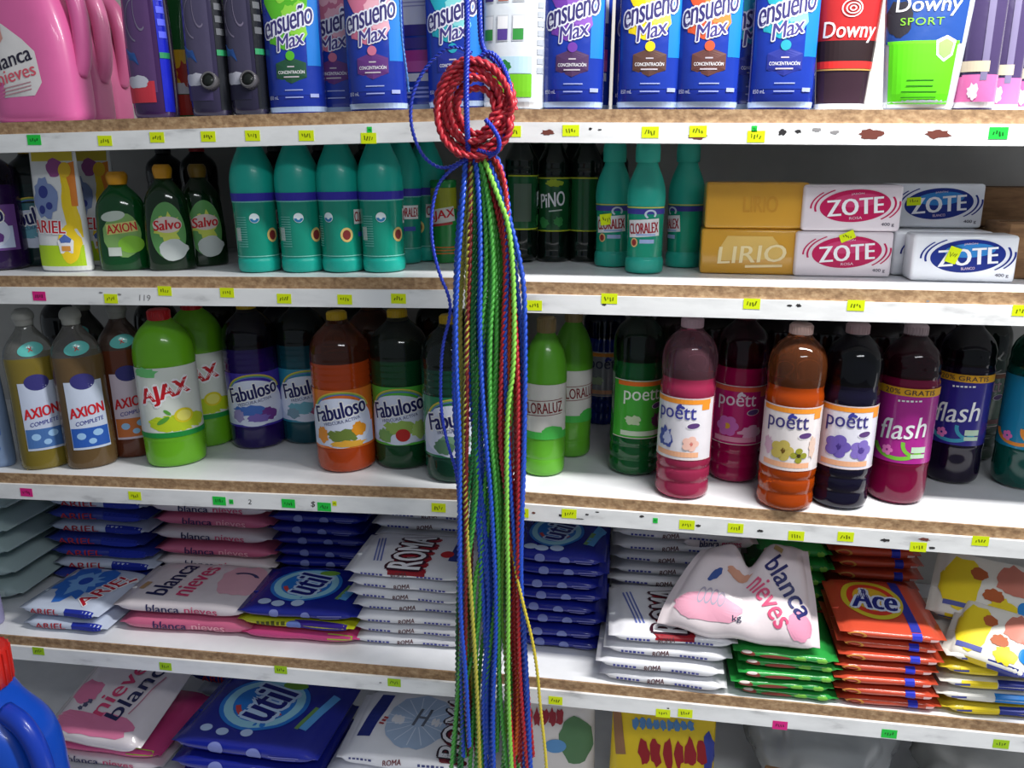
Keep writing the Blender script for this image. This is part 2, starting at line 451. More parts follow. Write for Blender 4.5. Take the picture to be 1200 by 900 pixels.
POETT = [(0, .62), (.004, .86), (.03, 1), (.085, .965), (.10, .94), (.12, .985), (.165, .985), (.18, .95), (.20, 1), (.232, 1), (.24, .985), (.585, .985), (.595, 1), (.625, 1), (.66, .945), (.70, .99), (.78, 1.0), (.835, .95), (.88, .80), (.915, .55), (.935, .40), (.96, .36)]
def poett(liq, air, lab, capc, txtc, art, corner=(240, 150, 50), foot=(238, 178, 140), t=.45, R=.0415, H=.277, butterfly=(58, 62, 150)):
    r = thing('cleaner_bottle'); B = Rev(scaled(POETT, R, H), zref=.4*H)
    B.mesh('body', [liquid(liq, t), liquid(air, .9)], r, .69*H)
    cap(r, .945*H, H, .39*R, plastic(capc))
    z0, z1 = .238*H, .585*H; zc = (z0+z1)/2
    l = decal(r, 'label', B.point, rect(0, zc, 2.75*R, z1-z0, nu=20), .0005, film(lab), True)
    decal(l, 'border_line', B.point, [rect(0, z0+.0006, 2.75*R, .0012, nu=20, nv=1), rect(0, z1-.0006, 2.75*R, .0012, nu=20, nv=1)], .0008, ink((225, 205, 205)))
    decal(l, 'corner_band', B.point, join(rect(0, z1-.0055, 2.3*R, .007, nu=16, nv=1), rect(.95*R, z1-.012, .014, .012, nu=4, nv=1)), .0008, ink(corner))
    decal(l, 'foot_band', B.point, rect(-.1*R, z0+.0085, 1.7*R, .008, nu=14, nv=1), .0008, ink(foot))
    decal(l, 'lettering', B.point, txt('poett', -.006, z1-.027, .060, .025, 0, 0, .010), .0012, ink(txtc))
    decal(l, 'butterfly', B.point, join(ell(-.002, z1-.0135, .0055, .0028, 50), ell(.003, z1-.014, .004, .0022, -20)), .0013, ink(butterfly))
    bd = decal(l, 'badge', B.point, ell(.021, z1-.042, .0095, .0042, 8), .001, ink((92, 62, 120)))
    decal(bd, 'badge_rim', B.point, arc(.021, z1-.042, .0105, .005, 0, 360, .1, 8, 28), .0012, WHITE)
    for i, (kind, du, dz, a, b, c) in enumerate(art):
        decal(l, 'flower', B.point, (blob if kind == 'b' else ell)(du, z0+dz, a, b, i+3) if kind == 'b' else ell(du, z0+dz, a, b), .0009+.0002*(i % 4), ink(c))
    return r
def petals(cu, cz, n, rad, pr, c, c2):
    L = [('e', cu+rad*math.cos(6.283*k/n), cz+rad*math.sin(6.283*k/n), pr, pr*.9, c) for k in range(n)]
    return L + [('e', cu, cz, pr*.6, pr*.6, c2)]

FAB = [(0, .70), (.004, .90), (.03, 1), (.15, 1), (.16, .985), (.545, .985), (.555, 1), (.59, .985), (.60, 1), (.63, .985), (.64, 1), (.67, .985), (.68, 1), (.71, .985), (.735, 1), (.80, .955), (.855, .82), (.895, .60), (.925, .40), (.95, .34)]
def fabuloso(liq, air, band, art, t=.45, R=.0495, H=.266, H2=None):
    r = thing('cleaner_bottle'); B = Rev(scaled(FAB, R, H), zref=.35*H)
    B.mesh('body', [liquid(liq, t), liquid(air, .85)], r, .70*H)
    cap(r, .925*H, H, .33*R, plastic((214, 176, 36)))
    z0, z1 = .165*H, .54*H; zc = (z0+z1)/2
    l = decal(r, 'label', B.point, rect(0, zc, 2.9*R, z1-z0, nu=22), .0005, film(band), True)
    decal(l, 'cloud_panel', B.point, ell(-.002, zc-.006, 1.18*R, (z1-z0)*.43), .0008, ink((214, 220, 240)))
    decal(l, 'cloud_panel', B.point, rect(0, z0+.022, 2.5*R, .036, nu=18), .0007, ink((196, 206, 232)))
    for k, c in enumerate(((206, 180, 70), (120, 170, 90), (90, 120, 190))):
        decal(l, 'rainbow_stripe', B.point, arc(.002, zc+.012, 1.02*R-.0022*k, .036-.0022*k, 12, 168, .055, 0, 24), .0011, ink(c))
    decal(l, 'lettering_outline', B.point, txt('Fabuloso', .000, zc+.016, .088, .027, 11, .05, .038, 1, .03), .0012, WHITE)
    decal(l, 'lettering', B.point, txt('Fabuloso', .000, zc+.016, .088, .027, 11, .05, .038), .0017, NAVY)
    decal(l, 'lettering', B.point, txt('FRESCURA ACTIVA', .002, zc-.003, .062, .0055, 10, 0, .004), .0013, ink((60, 66, 120)))
    for i, (kind, du, dz, a, b, c) in enumerate(art):
        decal(l, 'scent_picture', B.point, blob(du, z0+dz, a, b, i+5, amp=.2) if kind == 'b' else ell(du, z0+dz, a, b), .001+.0002*(i % 4), ink(c))
    return r

AJAXP = [(0, .72), (.004, .90), (.03, .985), (.17, .99), (.18, 1.0), (.22, .985), (.66, .97), (.67, .99), (.74, .985), (.82, .90), (.89, .66), (.93, .40), (.955, .30)]
def ajax(R=.051, H=.27):
    r = thing('cleaner_bottle'); B = Rev(scaled(AJAXP, R, H), .82, zref=.4*H)
    B.mesh('body', mat((108, 180, 32), .25, .5, coat=.4, trans=.1, ior=1.33), r)
    cap(r, .935*H, H, .36*R, plastic((190, 34, 40)))
    z0, z1 = .235*H, .655*H; zc = (z0+z1)/2
    l = decal(r, 'label', B.point, rect(0, zc, 2.7*R, z1-z0, nu=20), .0005, film((216, 222, 214)), True)
    decal(l, 'green_band', B.point, rect(0, z0-.004, 2.7*R, .009, nu=20, nv=1), .0009, ink((30, 140, 62)))
    decal(l, 'lemon_field', B.point, blob(.012, z0+.016, .05, .016, 5, amp=.08), .0008, ink((186, 208, 40)))
    decal(l, 'green_splash', B.point, blob(-.034, z1-.008, .022, .009, 8, amp=.2), .0008, ink((110, 196, 120)))
    decal(l, 'lemon', B.point, ell(.022, z0+.028, .016, .013), .001, ink((220, 206, 40)))
    decal(l, 'lemon_slice', B.point, ell(.022, z0+.028, .012, .0095), .0012, ink((232, 226, 110)))
    decal(l, 'leaf', B.point, join(ell(-.012, z0+.022, .012, .004, 30), ell(-.004, z0+.036, .007, .003, -40)), .0011, ink((90, 160, 60)))
    decal(l, 'lettering_outline', B.point, txt('AJAX', -.004, zc+.012, .082, .034, 12, .1, .055, 1.0, .03), .0011, WHITE)
    decal(l, 'lettering', B.point, txt('AJAX', -.004, zc+.012, .082, .034, 12, .1, .055, 1.0), .0014, RED)
    return r

AXP = [(0, .80), (.004, .93), (.03, 1), (.30, .98), (.50, .96), (.62, .98), (.70, 1), (.78, .86), (.84, .56), (.88, .36), (.91, .30)]
def dish_clear(liq, air, labtint, base2, R=.0415, H=.277):
    r = thing('dish_soap_bottle'); B = Rev(scaled(AXP, R, H), .72, zref=.4*H)
    B.mesh('body', [liquid(liq, .4), liquid(air, .75)], r, .70*H)
    c = Rev([(.90*H, .34*R), (.935*H, .36*R), (.94*H, .42*R), (.975*H, .40*R), (H, .26*R)], smooth=1, segs=20).mesh('cap', mat((176, 176, 170), .3, .5, trans=.3, ior=1.3), r)
    nl = decal(r, 'neck_label', B.point, ell(.004, .765*H, .022, .0115, 8), .0008, film((96, 190, 184)))
    decal(nl, 'emblem', B.point, txt('x', .003, .765*H, .008, .007, 8, 0, .03), .0012, ink((200, 50, 40)))
    z0, z1 = .13*H, .56*H
    l = decal(r, 'label', B.point, rect(.004, (z0+z1)/2, 1.45*R, z1-z0, nu=14, nv=6), .0005, film(labtint), True)
    decal(l, 'label_peak', B.point, ell(.004, z1, .019, .014), .0006, ink((56, 54, 120)))
    decal(l, 'lettering', B.point, txt('AXION', .004, z0+.068, .054, .018, 8, .1, .045), .0012, RED)
    decal(l, 'lettering', B.point, txt('COMPLETE', .006, z0+.049, .044, .007, 8, .2, .01), .0012, ink((40, 44, 140)))
    decal(l, 'splash_print', B.point, rect(.004, z0+.021, 1.4*R, .034, nu=12), .0008, ink(base2))
    decal(l, 'splash_drop', B.point, join(ell(-.010, z0+.024, .007, .006), ell(.016, z0+.028, .008, .006), ell(.006, z0+.014, .006, .005)), .001, ink((150, 190, 230)))
    return r

FLASHP = [(0, .66), (.004, .84), (.03, .97), (.10, 1), (.20, .965), (.235, 1), (.245, .985), (.68, .985), (.69, 1), (.71, .95), (.74, .985), (.76, .94), (.80, .96), (.82, .93), (.86, .84), (.90, .62), (.93, .42), (.955, .36)]
def flash(liq, air, lab, sw, capc=(196, 172, 176), gratis=True, lettered=True, R=.043, H=.272):
    r = thing('cleaner_bottle'); B = Rev(scaled(FLASHP, R, H), zref=.4*H)
    B.mesh('body', [liquid(liq, .35), liquid(air, .85)], r, .72*H)
    cap(r, .94*H, H, .38*R, plastic(capc))
    z0, z1 = .25*H, .675*H
    l = decal(r, 'label', B.point, rect(0, (z0+z1)/2, 2.8*R, z1-z0, nu=20), .0005, film(lab), True)
    if gratis:
        g = decal(l, 'offer_band', B.point, rect(0, z1-.006, 2.8*R, .012, nu=20, nv=1), .0009, ink((222, 164, 40)))
        decal(g, 'lettering', B.point, txt('20% GRATIS', .002, z1-.006, .072, .0075, 0, 0, .008, 1.05), .0013, ink((40, 34, 60)))
    if lettered:
        decal(l, 'lettering', B.point, scrawl(.002, z1-.019, .034, .003, 4), .0012, WHITE)
        decal(l, 'lettering', B.point, txt('flash', -.001, z0+.054, .066, .032, 8, .25, .01), .0012, WHITE)
    decal(l, 'swoosh', B.point, join(arc(-.006, z0+.030, .040, .026, 190, 330, .22), arc(.020, z0+.03, .022, .020, 170, 300, .25)), .0008, ink(sw))
    decal(l, 'info_box', B.point, join(rect(.024, z0+.022, .022, .009, nu=4), rect(.024, z0+.012, .022, .006, nu=4)), .001, ink((190, 214, 190)))
    decal(l, 'flower', B.point, join(*[ell(-.020+.005*math.cos(k*1.256), z0+.018+.005*math.sin(k*1.256), .0035, .0035, n=12) for k in range(5)]), .0011, ink((226, 120, 190)))
    return r

FLOP = [(0, .74), (.004, .90), (.025, 1), (.10, 1), (.115, .97), (.13, 1), (.28, 1), (.29, .985), (.60, .985), (.61, 1), (.68, .985), (.76, .90), (.84, .68), (.885, .46), (.91, .36), (.93, .34)]
def bleach_green(R=.0355, H=.258):
    r = thing('bleach_bottle'); B = Rev(scaled(FLOP, R, H), zref=.45*H)
    B.mesh('body', mat((96, 172, 46), .3, .5, coat=.3, trans=.1, ior=1.33), r)
    cap(r, .905*H, H, .42*R, plastic((150, 128, 88)))
    z0, z1 = .25*H, .60*H
    l = decal(r, 'label', B.point, rect(0, (z0+z1)/2, 2.8*R, z1-z0, nu=20), .0005, film((208, 206, 200)), True)
    decal(l, 'lettering', B.point, txt('CLORALUZ', 0, z0+.052, .070, .018, 4, 0, .012), .0012, ink((120, 26, 34)))
    decal(l, 'border_line', B.point, [rect(0, z0+.064, .07, .001, 4, 14, 1), rect(0, z0+.040, .07, .001, 4, 14, 1)], .001, ink((120, 26, 34)))
    decal(l, 'green_wave', B.point, join(rect(0, z0+.006, 2.8*R, .012, nu=20), blob(.02, z0+.012, .02, .010, 4, amp=.1)), .0009, ink((70, 176, 74)))
    return r

CLXBIG = [(0, .70), (.004, .85), (.02, .93), (.085, .95), (.10, .915), (.115, .90), (.52, .93), (.535, .955), (.56, .975), (.64, 1), (.72, .98), (.80, .86), (.88, .64), (.95, .46), (1, .36)]
def bleach_big(back=True, R=.0355, H=.207):
    r = thing('bleach_bottle'); B = Rev(scaled(CLXBIG, R, H), .95, zref=.4*H)
    B.mesh('body', mat((22, 164, 148), .38, .5, coat=.1, noise=.06), r)
    z0, z1 = .115*H, .53*H
    l = decal(r, 'label', B.point, rect(0, (z0+z1)/2, 5.5*R, z1-z0, nu=34), .0005, film((18, 138, 116)), True)
    decal(l, 'purple_band', B.point, rect(0, .56*H, 5.6*R, .014, nu=34, nv=1), .0009, ink((56, 48, 164)))
    decal(l, 'pale_line', B.point, [rect(0, .53*H, 5.5*R, .0018, nu=34, nv=1), rect(0, .125*H, 5.5*R, .0014, nu=34, nv=1)], .0009, ink((120, 196, 184)))
    decal(l, 'drop_emblem', B.point, ell(0, .41*H, .0075, .0075), .001, ink((220, 232, 236)))
    decal(l, 'drop_emblem', B.point, arc(0, .407*H, .0065, .006, 180, 360, .6, 0, 14), .0013, ink((40, 120, 170)))
    decal(l, 'text_lines', B.point, join(*[rect(-.022, (.20+.018*k)*H, .018, .0016, nu=4, nv=1) for k in range(13)]), .001, ink((90, 170, 156)))
    decal(l, 'barcode', B.point, join(*[rect(-.034+.0015*k, .29*H, .0009, .020, nu=1, nv=1) for k in range(7)]), .001, ink((210, 216, 214)))
    decal(l, 'fish_emblem', B.point, ell(.027, .28*H, .0095, .011), .0009, ink((206, 180, 110)))
    decal(l, 'fish_emblem', B.point, ell(.027, .28*H, .006, .0075), .0012, ink((120, 44, 44)))
    lo = decal(l, 'logo_panel', B.point, rect(.062, .41*H, .044, .022, nu=14), .0009, ink((224, 226, 226)))
    decal(lo, 'lettering', B.point, txt('CLORALEX', .062, .41*H, .042, .015, 0, 0, .025), .0013, ink((150, 22, 40)))
    decal(l, 'blue_badge', B.point, rect(.062, .28*H, .03, .007, nu=8), .001, ink((60, 80, 170)))
    return r
CLXS = [(0, .78), (.004, .93), (.02, 1), (.105, 1), (.12, .93), (.13, .90), (.50, .93), (.52, .97), (.58, 1), (.66, .96), (.74, .80), (.80, .62), (.835, .54), (.85, .52), (.87, .52)]
def bleach_small(R=.0295, H=.197):
    r = thing('bleach_bottle'); B = Rev(scaled(CLXS, R, H), zref=.3*H)
    B.mesh('body', mat((34, 160, 142), .4, .5, coat=.1, noise=.06), r)
    Rev([(.845*H, .60*R), (.86*H, .64*R), (.97*H, .64*R), (H, .54*R)], smooth=1, segs=24).mesh('cap', mat((44, 158, 140), .4), r)
    z0, z1 = .13*H, .51*H
    l = decal(r, 'label', B.point, rect(0, (z0+z1)/2, 5.2*R, z1-z0, nu=34), .0005, film((20, 140, 112)), True)
    decal(l, 'top_line', B.point, rect(0, z1, 5.2*R, .0016, nu=30, nv=1), .0009, ink((206, 196, 90)))
    decal(l, 'purple_band', B.point, rect(0, z1-.006, 5.2*R, .008, nu=34, nv=1), .0008, ink((60, 60, 148)))
    decal(l, 'logo_panel', B.point, rect(0, z0+.044, .050, .026, 4, nu=14), .0009, ink((214, 216, 220)))
    decal(l, 'lettering', B.point, txt('CLORALEX', 0, z0+.044, .046, .016, 4, 0, .03), .0013, ink((150, 22, 40)))
    decal(l, 'swirl', B.point, arc(.010, z1-.010, .009, .007, -40, 240, .35), .0012, ink((190, 204, 220)))
    decal(l, 'badge', B.point, join(rect(.006, z0+.024, .022, .006, nu=8), rect(.004, z0+.034, .030, .003, nu=8)), .001, ink((150, 170, 210)))
    decal(l, 'fish_emblem', B.point, ell(-.014, z0+.022, .006, .007), .001, ink((214, 180, 120)))
    decal(l, 'fish_emblem', B.point, ell(-.014, z0+.022, .004, .005), .0013, ink((140, 44, 44)))
    decal(l, 'barcode', B.point, join(*[rect(.072+.0015*k, z0+.034, .0008, .022, nu=1, nv=1) for k in range(8)]), .001, ink((200, 205, 200)))
    return r
PINOP = [(0, .74), (.004, .90), (.03, 1), (.10, .95), (.14, 1), (.27, .97), (.28, 1), (.67, 1), (.68, .96), (.70, 1), (.74, .94), (.78, .97), (.82, .84), (.88, .60), (.92, .46), (.95, .42)]
def pine(R=.0285, H=.213):
    r = thing('cleaner_bottle'); B = Rev(scaled(PINOP, R, H), zref=.45*H)
    B.mesh('body', mat((12, 22, 16), .1, .5, coat=.4, trans=.15, ior=1.33), r)
    cap(r, .92*H, H, .5*R, plastic((24, 62, 40)))
    z0, z1 = .25*H, .66*H
    l = decal(r, 'label', B.point, rect(0, (z0+z1)/2, 5.4*R, z1-z0, nu=34), .0005, film((22, 82, 44)), True)
    decal(l, 'border_line', B.point, [rect(0, z0, 5.4*R, .0022, nu=34, nv=1), rect(0, z1, 5.4*R, .0022, nu=34, nv=1)], .0009, ink((176, 186, 44)))
    decal(l, 'lettering', B.point, txt('PiNO', .001, z0+.052, .042, .024, 8, .1, .02), .0012, WHITE)
    decal(l, 'yellow_leaf', B.point, blob(.004, z1-.008, .014, .006, 6), .0009, ink((150, 170, 40)))
    decal(l, 'pine_leaf', B.point, join(blob(.012, z0+.016, .008, .008, 3), blob(-.014, z0+.014, .010, .008, 4)), .0009, ink((54, 140, 70)))
    decal(l, 'underline', B.point, rect(.006, z0+.034, .022, .002, 6), .0012, ink((200, 210, 200)))
    decal(l, 'barcode_panel', B.point, rect(-.05, (z0+z1)/2, .03, .062, nu=8), .0009, ink((84, 100, 86)))
    return r
DISHP = [(0, .84), (.005, .95), (.03, 1), (.30, 1), (.50, .94), (.62, .92), (.72, .80), (.80, .56), (.85, .36), (.88, .32)]
def dish_green(kind, R=.041, H=.165):
    r = thing('dish_soap_bottle'); B = Rev(scaled(DISHP, R, H), .6, zref=.35*H)
    B.mesh('body', mat((10, 78, 34) if kind == 'a' else (16, 46, 20), .1, .5, coat=.5, trans=.25, ior=1.33), r)
    Rev([(.87*H, .34*R), (.93*H, .40*R), (.97*H, .40*R), (H, .30*R)], smooth=1, segs=20).mesh('cap', plastic((214, 150, 30) if kind != 'd' else (130, 100, 30)), r)
    if kind == 'a':
        l = decal(r, 'label', B.point, blob(.0, .37*H, .030, .036, 3, amp=.05), .0005, film((128, 170, 96)), True)
        decal(l, 'lime', B.point, ell(.012, .27*H, .020, .014), .0008, ink((132, 190, 60)))
        decal(l, 'logo_ground', B.point, rect(.0, .44*H, .048, .017, 6, nu=12), .001, ink((208, 204, 120)))
        decal(l, 'lettering', B.point, txt('AXION', .0, .44*H, .046, .014, 6, 0, .03), .0013, RED)
        decal(l, 'info_panel', B.point, rect(-.014, .20*H, .020, .014, 0, nu=6), .001, ink((196, 204, 196)))
        decal(l, 'white_crest', B.point, ell(-.012, .56*H, .020, .008, 8), .0007, ink((190, 200, 190)))
    else:
        l = decal(r, 'label', B.point, ell(.0, .38*H, .028, .046), .0005, film((92, 150, 84)), True)
        decal(l, 'yellow_rays', B.point, blob(.0, .40*H, .020, .022, 9, n=26, amp=.35), .0008, ink((196, 206, 90)))
        decal(l, 'logo_ground', B.point, ell(0, .44*H, .023, .013), .001, ink((214, 196, 190)))
        decal(l, 'lettering', B.point, txt('Salvo', 0, .44*H, .042, .016, 4, .1, .04), .0013, RED)
        decal(l, 'info_panel', B.point, blob(.006, .20*H, .022, .017, 2, amp=.08), .0009, ink((196, 202, 200)))
    return r

# ================================================================== POUCHES
def pouch_prof(W, H, T, taper=1., topw=1.):
    f = [(0, .95, .70), (.012, .985, .86), (.05, 1, 1), (.25, 1, .96), (.5, 1, .78), (.75, 1, .5), (.94, 1, .12), (1, 1, .05)]
    return [(z*H, W/2*(w*(taper+(topw-taper)*z)), T/2*t) for z, w, t in f]
def pouch(name, W, H, T, m, taper=1., topw=1., foot=(170, 190, 220)):
    r = thing(name); B = Rev(pouch_prof(W, H, T, taper, topw), zref=.3*H, n=2.3, smooth=1, segs=36)
    b = B.mesh('body', m, r)
    if foot: decal(b, 'foot_seal', B.point, rect(0, .0055, 2.0*W, .007, nu=26, nv=1), .0006, film(foot))
    return r, b, B
def softener(col, col2, badge, side=(24, 120, 210)):
    W, H, T = .084, .235, .05
    r, b, B = pouch('softener_pouch', W, H, T, film((26, 46, 146)))
    l = decal(b, 'front_print', B.point, rect(.0, .12, W*1.02, .19, nu=16, nv=10), .0004, film((28, 54, 156)), True)
    decal(l, 'blue_edge', B.point, rect(.034, .14, .020, .15, nu=6, nv=10), .0006, ink(side))
    decal(l, 'petal_field', B.point, join(blob(-.002, .165, .034, .045, 3, amp=.08), blob(-.006, .108, .026, .020, 7, amp=.12)), .0008, ink(col))
    decal(l, 'petal', B.point, join(*[blob(.004+.013*math.cos(k*1.5), .14+.03*math.sin(k*1.1), .010, .013, k, amp=.15) for k in range(6)]), .001, ink(col2))
    decal(l, 'lettering_outline', B.point, txt('ensueño', -.001, .127, .074, .028, 17, .32, .02, .92, .045), .0012, ink((222, 224, 238)))
    decal(l, 'lettering', B.point, txt('ensueño', -.001, .127, .074, .028, 17, .32, .02, .92), .0015, ink((58, 52, 112)))
    decal(l, 'lettering_outline', B.point, txt('Max', .002, .100, .040, .020, 15, .32, .02, .92, .05), .0012, ink((222, 224, 238)))
    decal(l, 'lettering', B.point, txt('Max', .002, .100, .040, .020, 15, .32, .02, .92), .0015, ink((70, 62, 130)))
    bd = decal(l, 'badge', B.point, star([(-.022, .010), (0, .018), (.022, .010), (.022, -.010), (0, -.018), (-.022, -.010)], 0, .059), .0011, ink(badge))
    decal(bd, 'badge_dot', B.point, ell(0, .079, .0065, .0065), .0013, ink(col))
    decal(bd, 'lettering', B.point, txt('CONCENTRACIÓN', 0, .057, .038, .0055, 0, 0, .012), .0014, WHITE)
    decal(bd, 'small_line', B.point, join(rect(0, .064, .010, .0018, nu=2, nv=1), rect(0, .050, .022, .0018, nu=4, nv=1)), .0014, ink((190, 180, 190)))
    decal(l, 'lettering', B.point, txt('850 mL', -.030, .022, .016, .005, 0, 0, .01), .0012, ink((200, 205, 230)))
    decal(l, 'small_line', B.point, join(rect(.002, .032, .026, .0014, nu=6, nv=1), rect(.002, .022, .026, .0016, nu=6, nv=1), rect(.031, .024, .012, .005, nu=3, nv=1)), .0012, ink((160, 170, 220)))
    return r
def softener_back(a=(236, 236, 240)):
    W, H, T = .078, .235, .045
    r, b, B = pouch('softener_pouch', W, H, T, film((30, 58, 160)))
    l = decal(b, 'back_print', B.point, rect(0, .155, W*.92, .10, nu=14, nv=6), .0005, ink((206, 208, 222)), True)
    decal(l, 'text_lines', B.point, join(*[rect(0, .145+.005*k, W*.7, .0016, nu=8, nv=1) for k in range(9)]), .0008, ink((150, 150, 190)))
    for k, (z, c) in enumerate(((.112, (62, 52, 132)), (.094, (70, 60, 140)), (.077, (170, 60, 140)), (.062, (190, 90, 160)))):
        decal(l, 'table_row', B.point, rect(0, z, W*.92, .015, nu=14, nv=1), .0008, ink(c))
    decal(l, 'barcode', B.point, join(rect(0, .047, W*.9, .011, nu=12, nv=1)), .0008, ink((214, 214, 220)))
    decal(l, 'text_lines', B.point, join(*[rect(0, .020+.006*k, W*.8, .003, nu=8, nv=1) for k in range(3)]), .0008, ink((150, 160, 220)))
    return r
def softener_white():
    W, H, T = .088, .235, .05
    r, b, B = pouch('softener_pouch', W, H, T, film((226, 232, 238)), foot=(236, 238, 240))
    for i, x in enumerate((-.034, -.012, .010)):
        for j, z in enumerate((.155, .105)):
            f = decal(b, 'care_icon', B.point, rect(x, z, .017, .034, nu=4), .0006, ink((206, 210, 216)))
            decal(f, 'icon_frame', B.point, rect(x, z+.007, .0145, .016, nu=4), .0009, ink((240, 240, 242)))
            c = [[(70, 56, 128), (176, 108, 96), (200, 200, 205)], [(60, 150, 70), (92, 70, 150), (60, 150, 70)]][j][(i+0) % 3]
            decal(f, 'icon_colour', B.point, rect(x, z-.0085, .0145, .014, nu=4), .0009, ink(c))
    g = decal(b, 'meadow_print', B.point, rect(.0, .030, .060, .030, nu=10), .0007, ink((120, 200, 40)))
    decal(g, 'sky_print', B.point, rect(.0, .057, .060, .022, nu=10), .0007, ink((190, 222, 236)))
    decal(g, 'tree_print', B.point, blob(-.006, .056, .008, .007, 4), .001, ink((50, 130, 60)))
    decal(b, 'side_text', B.point, join(*[rect(.042, .05+.012*k, .010, .008, nu=3, nv=1) for k in range(10)]), .0008, ink((170, 176, 186)))
    return r
def fabric_red():
    W, H, T = .085, .23, .045
    pr = [(0, .72*W/2, .5*T/2*2), (.01, .76*W/2, T/2*.95), (.06, .84*W/2, T/2), (.12, .95*W/2, T/2), (.17, W/2, T/2), (.20, .95*W/2, T/2*.9), (.225, .4*W/2, T/2*.4), (.23, .3*W/2, T/2*.3)]
    r = thing('softener_bottle'); B = Rev(pr, zref=.12, n=2.4, smooth=1, segs=32)
    b = B.mesh('body', liquid((64, 44, 56), .3), r)
    l = decal(r, 'label', B.point, rect(0, .135, .092, .15, nu=16, nv=10), .0004, film((186, 46, 48)), True)
    decal(l, 'dark_band', B.point, rect(0, .073, .088, .026, nu=14), .0007, ink((44, 30, 34)))
    decal(l, 'red_band', B.point, rect(0, .056, .088, .009, nu=14, nv=1), .0009, ink((216, 50, 48)))
    decal(l, 'gold_line', B.point, rect(0, .050, .088, .0018, nu=14, nv=1), .0009, ink((190, 150, 80)))
    decal(l, 'lettering', B.point, txt('Downy', 0, .096, .068, .026, 0, .08, .012), .0012, WHITE)
    decal(l, 'swirl_emblem', B.point, join(arc(0, .125, .013, .011, 0, 360, .13), arc(.001, .125, .009, .007, 20, 380, .2), arc(.001, .125, .0045, .0035, 0, 360, .4)), .0012, ink((236, 210, 214)))
    decal(r, 'foot', B.point, rect(0, .004, .19, .007, nu=24, nv=1), .0007, film((220, 220, 224)))
    return r
def sport_pouch():
    W, H, T = .118, .235, .05
    r, b, B = pouch('softener_pouch', W, H, T, film((188, 194, 204)), .72, 1.06, (230, 232, 234))
    fl = B.point
    l = decal(b, 'front_print', fl, rect(-.006, .155, .094, .15, nu=16, nv=8), .0005, film((40, 76, 150)), True)
    decal(l, 'green_field', fl, rect(-.006, .043, .082, .074, nu=14, nv=6), .0007, ink((96, 214, 30)))
    decal(l, 'green_field', fl, rect(-.006, .081, .086, .004, nu=14, nv=1), .0007, ink((110, 216, 40)))
    decal(l, 'sleeve_shape', fl, blob(-.036, .11, .016, .022, 3, amp=.1), .0007, ink((50, 48, 56)))
    decal(l, 'lettering', fl, txt('Downy', -.004, .124, .070, .024, 0, .08, .012), .0012, WHITE)
    decal(l, 'lettering', fl, txt('SPORT', -.010, .106, .048, .009, 0, 0, .008, 1.1), .0012, ink((130, 196, 60)))
    decal(l, 'swirl_emblem', fl, join(arc(0, .145, .009, .007, 0, 360, .2), arc(0, .145, .005, .004, 0, 360, .4)), .0012, ink((120, 200, 70)))
    decal(l, 'leaf_shape', fl, star([(-.016, .008), (.010, .012), (.014, -.006), (-.006, -.012)], -.030, .145), .0009, ink((140, 196, 60)))
    sh = decal(l, 'shield', fl, star([(-.012, .010), (0, .016), (.012, .010), (.010, -.008), (0, -.016), (-.010, -.008)], .020, .073), .0011, WHITE)
    decal(sh, 'shield_core', fl, star([(-.009, .007), (0, .012), (.009, .007), (.0075, -.006), (0, -.012), (-.0075, -.006)], .020, .073), .0014, ink((150, 214, 110)))
    decal(l, 'text_lines', fl, join(*[rect(-.006, .014+.007*k, .046 if k < 2 else .034, .0012, nu=8, nv=1) for k in range(4)]), .0011, ink((40, 110, 30)))
    return r
def purple_pouch():
    W, H, T = .05, .235, .045
    r, b, B = pouch('softener_pouch', W, H, T, film((70, 58, 96)), foot=(226, 220, 228))
    l = decal(b, 'pink_base', B.point, rect(0, .025, W*1.6, .034, nu=16, nv=3), .0005, film((216, 110, 168)), True)
    decal(l, 'beige_band', B.point, rect(-.006, .052, W*.7, .013, nu=10, nv=1), .0008, ink((196, 182, 160)))
    decal(l, 'dark_side', B.point, rect(-.030, .12, .022, .16, nu=5, nv=8), .0006, ink((40, 28, 56)))
    decal(l, 'silver_stripe', B.point, rect(.006, .10, .008, .13, nu=3, nv=8), .0007, ink((120, 112, 146)))
    decal(l, 'white_flower', B.point, blob(-.004, .022, .006, .010, 3), .0009, ink((226, 206, 220)))
    return r
